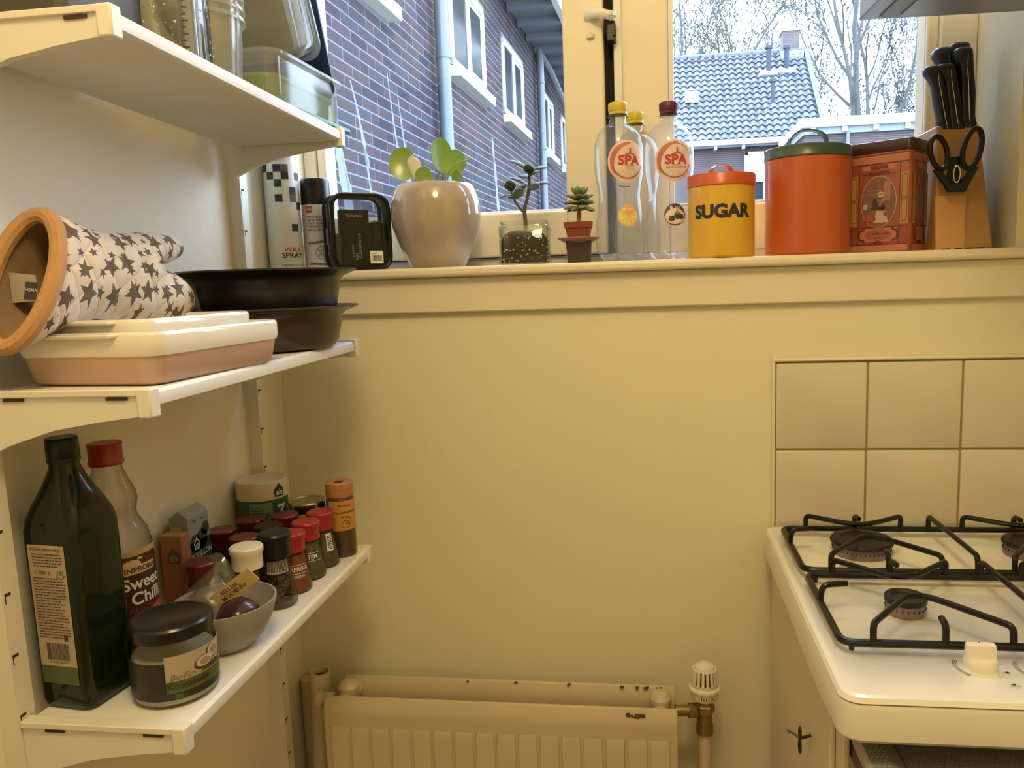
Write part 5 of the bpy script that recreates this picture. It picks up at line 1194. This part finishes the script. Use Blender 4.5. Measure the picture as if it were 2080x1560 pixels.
for i in range(9):
    row = []
    for j in range(9):
        u, v = i / 8, j / 8
        p = Vector((-.062 + .075 * u, -.018 + .05 * v, -.012 + .062 * sin(pi * u * .9) * (.35 + .65 * v) + R_.uniform(-.004, .004))); row.append(p + Vector((R_.uniform(-.004, .004), R_.uniform(-.003, .003), 0)))
    rows.append(row)
back = [[p + Vector((0, .0008, .0006)) for p in r_] for r_ in rows]
gg.loft(rows, False, False, closed=False); gg.loft(back, False, False, closed=False)
build(gg, 'film', clear('crinkled_film', (.92, .91, .88), (.62, .58, .50), .08, milky=.10, rough=.12), bg_, sharp=60, sub=1)
# spice jars
SG_ = clear('spice_glass', (.88, .88, .85), (.42, .40, .36), .06)
CAPR = pm('red_jar_cap', (.36, .022, .03), .28, var=.03); CAPD = pm('dimmed_red_jar_cap', (.12, .012, .022), .3, var=.03); CAPB = pm('black_jar_cap', (.008, .008, .010), .35, var=.05, spec=.35)  # CAPD: red cap darkened, the back row's dimness put into its colour
def jr(z, k=1, H=.061):
    P = [(0, .0225), (.003, .0250), (.010, .0252), (.022, .0232), (.040, .0198), (.052, .0178), (.061, .0172)]; z = z * .061 / H
    for (a, ra_), (b, rb_) in zip(P, P[1:]):
        if z <= b: t_ = (z - a) / (b - a); return (ra_ + (rb_ - ra_) * t_) * k
    return P[-1][1] * k
def spice(x, y, label, fill, cap=CAPR, text=None, caph=.026, H=.061, k=1, level=.9, capr=.0198, pep=False, group='spice jars on the bottom shelf', txz=.036):
    t = thing('spice_jar', (x, y, zl(y)), label, 'spice jar', group)
    zs = [H * q for q in (0, .05, .16, .36, .5, .66, .85, 1)]
    build(G().lathe([(0, .0015)] + [(jr(z, k, H), z) for z in zs], 32), 'glass', SG_, t, sharp=70)
    top = H * level
    if fill is not None:
        if pep:
            gg = G(); R2 = random.Random(int(1000 * abs(x + y)))
            for i in range(170):
                z = .008 + (top - .012) * R2.random(); a = R2.uniform(0, 2 * pi); r = (jr(z, k, H) - .0047) * sqrt(R2.uniform(.55, 1))
                gg.lathe([(0, -.0024), (.0017, -.0017), (.0024, 0), (.0017, .0017), (0, .0024)], 6, (r * cos(a), r * sin(a), z))
            tag(build(gg, 'peppercorns', fill, t), kind='stuff')
        else:
            zz = [z for z in zs if z < top] + [top]
            build(G().lathe([(0, .003)] + [(jr(max(z, .003), k, H) - .0016, max(z, .003)) for z in zz] + [(0, top)], 28), 'spice', fill, t)
    build(G().lathe([(capr * .9, H - .002), (capr * .97, H - .001), (capr * .97, H + caph * .6), (capr * 1.06, H + caph * .72), (capr * 1.06, H + caph * .93), (capr * .98, H + caph), (0, H + caph + .0006)], 32), 'cap', cap, t)
    if text:
        m_ = cylmap(lambda z: jr(z, k, H), toward(x, y) + .30, 0, .0005)
        print2d([s_text(text[0], .0088, 0, txz, .004, 1.0, 'CENTER')] + ([s_text(text[1], .0052, 0, txz - .0105, .002)] if len(text) > 1 else []) + [s_rect(-.0135, .0135, txz - .0062, txz - .0056), s_rect(-.0135, .0135, txz + .0056, txz + .0062)], m_, 'lettering', pm('white_print', (.85, .83, .78), .6), t)
    return t
HERB = pm('dried_herb', (.105, .085, .045), .9, var=.5, scale=260); PAP = pm('paprika_powder', (.28, .06, .022), .9, var=.2, scale=200); THY = pm('thyme_grey', (.12, .10, .065), .9, var=.5, scale=260); BRN2 = pm('brown_spice', (.12, .065, .03), .9, var=.3, scale=200)
PEPC = pm('peppercorn', (.10, .055, .04), .6, var=.5, scale=300)
h1 = spice(-.521, -.2205, 'red-capped jar of green herbs, next to the orange-lidded nutmeg jar', HERB)
m_ = cylmap(jr, toward(-.521, -.2205) + .55, 0, .0005); bars = []
for i in range(9): bars.append(s_rect(-.004, .0045, .030 + i * .0024, .0312 + i * .0024))
print2d([s_rect(-.0055, .006, .027, .054)], m_, 'barcode_label', PRINTW, h1); print2d(bars, cylmap(jr, toward(-.521, -.2205) + .55, 0, .0009), 'barcode', PRINTK, h1)
spice(-.5225, -.2690, 'red-capped spice jar lettered TIJM', THY, text=('TIJM',))
spice(-.5225, -.3190, 'red-capped jar of paprika powder', PAP, text=('PAPRIKA', 'POEDER'))
pp = spice(-.5215, -.3690, 'taller peppercorn grinder jar with black cap', PEPC, CAPB, None, .034, .070, 1.0, .86, .0215, True)
m_ = cylmap(lambda z: jr(z, 1, .070), toward(-.5215, -.3690) + .05, 0, .0006); gg = []
for i in range(13): gg.append(s_rect(-.015 + i * .0024, -.0137 + i * .0024, .052, .0665))
print2d([s_rect(-.017, .018, .050, .0685)], m_, 'neck_label', pm('grey_label', (.42, .38, .33), .6), pp); print2d(gg, cylmap(lambda z: jr(z, 1, .070), toward(-.5215, -.3690) + .05, 0, .0010), 'barcode', PRINTK, pp)
spice(-.5400, -.4110, 'white-capped spice jar behind the grey bowl', BRN2, pm('white_jar_cap', (.80, .74, .62), .4, var=.02), None, .0285, .071, .82, .7, .0205)
spice(-.572, -.2365, 'red-capped jar behind the green herb jar', HERB, CAPD)
spice(-.572, -.289, 'black-capped jar in the second row, behind the TIJM jar', BRN2, CAPB)
spice(-.583, -.3395, 'red-capped jar behind the paprika jar', PAP, CAPD)
spice(-.6175, -.2605, 'red-capped jar in front of the green tub', BRN2, CAPD)
spice(-.634, -.3105, 'red-capped jar against the left wall beside the bouillon box', HERB, CAPD)
spice(-.592, -.4360, 'red-capped jar beside the orange carton, seen through the clear film', BRN2, CAPD)
# nutmeg shaker
nm = thing('spice_shaker', (-.5075, -.1725, zl(-.17)), 'slim nutmeg shaker with orange-tan flip lid at the shelf end', 'spice jar')
build(G().lathe([(0, .001), (.0205, 0), (.0220, .002), (.0222, .006), (.0222, .094), (.0205, .0965), (0, .0965)], 36), 'body', pm('brown_nutmeg_glass', (.075, .038, .022), .16, var=.3, scale=160, coat=.3), nm)
TAN = pm('orange_tan_lid', (.44, .20, .085), .38, var=.03)
build(G().lathe([(.0190, .0965), (.0190, .0990), (.0220, .0995), (.0222, .101), (.0222, .110), (.0216, .1105), (.0222, .111), (.0218, .1205), (.0200, .1225), (0, .1225)], 36), 'lid', TAN, nm)
build(G().box(-.004, .009, -.012, .0, .1222, .1232), 'lid_opening', pm('dark_slot', (.05, .035, .03), .8), nm)
m_ = lambda l: cylmap(.0222, toward(-.5075, -.1725) + .25, 0, l)
print2d([s_rect(-.019, .026, .045, .094)], m_(.0004), 'label', pm('orange_yellow_label', (.55, .27, .05), .5), nm)
print2d([s_rect(-.026, -.019, .045, .094)], m_(.0004), 'label_side', pm('buff_label', (.46, .37, .27), .6), nm)
print2d([s_text('Picture', .0065, 0, .086, .004), s_text('Nootmuskaat', .0068, .001, .0755, .006, .95), s_ring(.001, .0555, .0065, .0008, n=18), s_ring(.005, .061, .0055, .0008, n=18), s_text('gemalen', .0042, .001, .0680, .002)], m_(.0009), 'lettering', pm('dark_brown_print', (.07, .05, .035), .6), nm)
# silver-lidded jar
sj = thing('glass_jar', (-.5635, -.1745, zl(-.17)), 'squat glass jar with silver screw lid behind the red-capped jars', 'jar')
build(G().lathe([(0, .001), (.027, 0), (.030, .003), (.0302, .066), (.0285, .072), (.0285, .078)], 36), 'glass', SG_, sj, sharp=60)
build(G().lathe([(0, .003), (.0285, .0035), (.0285, .055), (0, .055)], 28), 'contents', pm('pale_contents', (.45, .36, .26), .8, var=.2, scale=100), sj)
build(G().lathe([(.0285, .0745), (.0312, .075), (.0315, .077), (.0312, .0895), (.0295, .0915), (.026, .0912), (.025, .0900), (0, .0902)], 40), 'lid', pm('silver_lid', (.52, .47, .40), .22, 1, var=.06), sj)
# green and cream tub
tb_ = thing('seasoning_tub', (-.6370, -.1790, zl(-.18)), 'round green tub with cream lid and shop emblem by the far upright', 'tub')
build(G().lathe([(0, .001), (.0375, 0), (.0385, .002), (.0395, .100), (0, .100)], 48), 'body', pm('green_tub_print', (.03, .12, .07), .45, var=.03), tb_)
build(G().lathe([(.0385, .0995), (.0405, .100), (.0405, .124), (.0395, .1275), (.0375, .1285), (.036, .1275), (0, .1278)], 48), 'lid', pm('cream_tub_lid', (.70, .58, .42), .5, var=.02), tb_)
a0 = toward(-.637, -.179)
print2d([s_rect(-.022, .0135, .030, .096)], cylmap(.0393, a0, 0, .0005), 'pale_label', pm('pale_green_label', (.17, .26, .15), .5), tb_)
print2d([s_rect(-.020, -.004 + .014 * ((i * 7) % 5) / 5, .088 - i * .0042, .0892 - i * .0042) for i in range(13)] + [s_text('80', .008, .006, .0755, .01)], cylmap(.0393, a0, 0, .0010), 'lettering', pm('dark_green_print', (.02, .06, .035), .6), tb_)
print2d([s_text('Z', .026, .030, .079, .03)], cylmap(.0393, a0, 0, .0008), 'lettering', PRINTW, tb_)
house_ = lambda cx1, cy1, s: s_poly([(cx1 - .5 * s, cy1 - .5 * s), (cx1 + .5 * s, cy1 - .5 * s), (cx1 + .62 * s, cy1 + .25 * s), (cx1, cy1 + .9 * s), (cx1 - .62 * s, cy1 + .25 * s)])
print2d([house_(.027, .111, .0155)], cylmap(.0406, a0, 0, .0006), 'emblem', pm('dark_teal_emblem', (.015, .04, .04), .5), tb_)
print2d([s_text('ah', .0130, .027, .1105, .02)], cylmap(.0406, a0, 0, .0010), 'lettering', PRINTW, tb_)
# cartons
def carton(x0, x1, y0, y1, h, label, m, nm, rz=0):
    t = thing(nm, ((x0 + x1) / 2, (y0 + y1) / 2, zl((y0 + y1) / 2)), label, 'carton', rz=rz); w_, d_ = (x1 - x0) / 2, (y1 - y0) / 2
    build(G().box(-w_, w_, -d_, d_, 0, h), 'box', m, t, bevel=.001)
    return t, w_, d_
t, w_, d_ = carton(-.668, -.6365, -.405, -.378, .108, 'small orange carton with shop emblem on the bottom shelf', pm('orange_carton', (.40, .15, .07), .6, var=.05), 'spice_carton')
build(G().box(-w_ + .002, w_ - .002, -d_ + .001, d_ - .001, .108, .1095).box(-w_ * .5, w_ * .5, -.0005, .0005, .1095, .117), 'flap', pm('buff_card', (.50, .34, .20), .7), t)
print2d([house_(.003, .078, .0155)], flatmap((0, -d_, 0), (1, 0, 0), (0, 0, 1), .0004), 'emblem', pm('grey_teal_emblem', (.10, .10, .10), .5), t, cut=0)
print2d([s_text('ah', .0125, .003, .0775, .02)], flatmap((0, -d_, 0), (1, 0, 0), (0, 0, 1), .0008), 'lettering', pm('orange_buff_print', (.55, .34, .2), .5), t, cut=0)
t, w_, d_ = carton(-.664, -.636, -.387, -.338, .126, 'pale blue bouillon carton with dark printed cloud and house emblem', pm('pale_blue_carton', (.30, .34, .32), .6, var=.05), 'bouillon_carton')
f1 = flatmap((w_, 0, 0), (0, 1, 0), (0, 0, 1), .0004); f2 = flatmap((w_, 0, 0), (0, 1, 0), (0, 0, 1), .0008)
print2d([s_disc(-.012, .088, .0125), s_disc(.004, .090, .014), s_disc(.0145, .103, .0095, .0095), s_rect(-d_ + .0015, d_ - .0005, .010, .090)], f1, 'cloud_print', pm('dark_teal_print', (.035, .07, .085), .5), t, cut=0)
hp = [(-.0055, .079), (.0055, .079), (.0070, .088), (0, .096), (-.0070, .088)]; hq = [(x * .74, .0865 + (y - .0865) * .74) for x, y in hp]
ring_ = ([(x - .009, y) for x, y in hp] + [(x - .009, y) for x, y in hq], [(i, (i + 1) % 5, 5 + (i + 1) % 5, 5 + i) for i in range(5)])
print2d([ring_, s_text('ah', .0085, -.009, .0850, .01), s_text('BOUILLON', .0118, .001, .070, .006, .86)], f2, 'lettering', PRINTW, t, cut=0)
print2d([s_text('80g', .005, -.010, .119, .004), s_text('soep', .005, .008, .119, .004)], f1, 'lettering', pm('dark_teal_print', (.035, .07, .085), .5), t, cut=0)
gg = G().loft([[(-w_, -d_, .126), (w_, -d_, .126), (w_, d_, .126), (-w_, d_, .126)], [(-.0006, -d_, .137), (.0006, -d_, .137), (.0006, d_, .137), (-.0006, d_, .137)]])
build(gg, 'gable_top', pm('pale_blue_carton', (.30, .34, .32), .6), t)

# ================================================================ top shelf
def zt(y): return z_top(y) + .0003
tn_ = thing('baking_tin', (-.585, -.590, zt(-.60)), 'dark grey tin standing at the near end of the top shelf', 'tin')
build(G().loft([rr3(.048, .062, .012, 0), rr3(.050, .064, .013, .003), rr3(.052, .066, .013, .12)]), 'body', pm('dark_grey_tin', (.10, .09, .08), .42, .5, var=.1), tn_)
build(G().loft([rr3(.053, .067, .013, .119), rr3(.053, .067, .013, .130), rr3(.050, .064, .012, .133)]), 'lid', pm('dark_grey_tin', (.10, .09, .08), .42, .5), tn_)
gj = thing('bubbled_glass_jar', (-.540, -.480, zt(-.48)), 'wide clear glass jar with bubbles in its wall on the top shelf', 'glass jar')
BGL = clear('bubbled_glass', (.90, .90, .86), (.50, .52, .48), .10, rough=.03)
build(G().lathe([(0, .002), (.040, 0), (.0455, .004), (.046, .10), (.045, .16), (.0425, .16), (.043, .01), (0, .008)], 44), 'glass_wall', BGL, gj, sharp=60)
R_ = random.Random(3); gg = G()
for i in range(150):
    a = R_.uniform(0, 2 * pi); z = .01 + .1 * R_.random(); s = R_.uniform(.0006, .0018)
    gg.lathe([(0, -s), (s * .8, 0), (0, s)], 5, (.0462 * cos(a), .0462 * sin(a), z))
tag(build(gg, 'bubble', pm('bright_bubble', (.8, .8, .76), .05, var=0), gj), kind='stuff')
def tallg(x, y, r, h, label):
    t = thing('measuring_tube', (x, y, zt(y)), label, 'glass', 'two clear tubes on the top shelf')
    build(G().lathe([(0, .002), (r * .9, 0), (r, .002), (r, h), (r * .86, h), (r * .86, .006), (0, .006)], 24), 'tube_wall', clear('tube_plastic', (.88, .90, .92), (.45, .5, .56), .16, milky=.22), t, sharp=60)
    print2d([s_rect(-.003, .001 + .002 * (i % 2), .008 + .007 * i, .0092 + .007 * i) for i in range(14)], cylmap(r, toward(x, y) - .25, 0, .0005), 'scale_mark', PRINTK, t)
tallg(-.5045, -.497, .0105, .16, 'slim clear measuring tube with dark scale marks at the edge of the top shelf')
def tub_mat(n, m): return clear(n, (.93, .93, .90), (.72, .73, .70), .06, milky=m, rough=.1)
DT = tub_mat('deli_tub_plastic', .20)
for i in range(3):
    t = thing('plastic_tub', (-.541, -.4065, zt(-.41) + .012 * i), ('lowest', 'middle', 'topmost')[i] + ' of three nested round clear tubs on the top shelf', 'plastic tub', 'three nested round clear tubs')
    build(G().lathe([(0, .001), (.040, 0), (.042, .002), (.0475, .078), (.050, .0785), (.0515, .0765), (.0518, .0805), (.050, .082), (.0468, .0815), (.0415, .003), (0, .0022)], 52), 'tub_wall', DT, t, sharp=60)
lid = build(G().loft([rr3(.082, .100, .022, 0), rr3(.084, .102, .023, .001), rr3(.084, .102, .023, .0055), rr3(.081, .099, .021, .007)]), 'tub_lid', pm('green_plastic_lid', (.03, .20, .075), .4, var=.03), sharp=50)
lid.location = (-.566, -.178, zt(-.2) + .001); lid.rotation_euler = (.0, 0, RAD(-3)); tag(lid, 'flat green plastic lid at the far end of the top shelf', 'lid')
zq = zt(-.2) + .0085
def box_tub(nm, loc, hw, hd, h, m, label, rz=0, lip=.004):
    t = thing(nm, loc, label, 'plastic tub', rz=rz)
    build(G().loft([rr3(hw * .90, hd * .92, .018, 0), rr3(hw * .92, hd * .935, .02, .003), rr3(hw - .003, hd - .003, .022, h - .008), rr3(hw + lip - .002, hd + lip - .002, .026, h - .007), rr3(hw + lip, hd + lip, .026, h - .0055), rr3(hw + lip, hd + lip, .026, h - .001), rr3(hw + lip - .002, hd + lip - .002, .025, h), rr3(hw - .002, hd - .002, .022, h), rr3(hw - .005, hd - .005, .02, h - .008), rr3(hw * .92 - .0015, hd * .935 - .0015, .019, .0045), rr3(hw * .90 - .002, hd * .92 - .002, .017, .0025)], True, True), 'tub_wall', m, t, sharp=50)
    return t
box_tub('plastic_tub', (-.568, -.1835, zq), .070, .113, .074, tub_mat('clear_tub_plastic', .13), 'low clear rectangular tub standing on the flat green lid', RAD(-2))
box_tub('green_tub', (-.568, -.1835, zq + .0055), .060, .100, .040, clear('lime_tub_plastic', (.66, .78, .30), (.5, .6, .15), .04, milky=.6, milkcol=(.55, .66, .18), rough=.2), 'lime green tub nested inside the low clear tub', RAD(-2), .002)
# upright stack of clear lids and tubs leaning behind the low tub
def lean_tub(nm, loc, hw, hd, h, m, label, rot, cat='plastic tub'):
    t = box_tub(nm, loc, hw, hd, h, m, label); t.rotation_euler = rot; t['category'] = cat; return t
lean_tub('plastic_tub', (-.565, -.258, zq + .152), .075, .095, .055, tub_mat('clear_big_tub', .10), 'large clear tub leaning on edge above the low clear tub', (RAD(-62), 0, 0))
lean_tub('grey_tub', (-.567, -.252, zq + .1555), .066, .086, .030, pm('blue_grey_tub', (.36, .37, .43), .35), 'blue-grey tub nested in the large leaning clear tub', (RAD(-62), 0, 0))
nl = build(G().loft([rr3(.074, .088, .02, 0), rr3(.076, .09, .021, .0015), rr3(.076, .09, .021, .006), rr3(.073, .087, .02, .008)]), 'tub_lid', pm('navy_plastic_lid', (.012, .028, .11), .5, spec=.3), sharp=50)
nl.location = (-.572, -.138, zq + .126); nl.rotation_euler = (RAD(-68), 0, 0); tag(nl, 'navy blue plastic lid leaning against the clear tubs', 'lid')
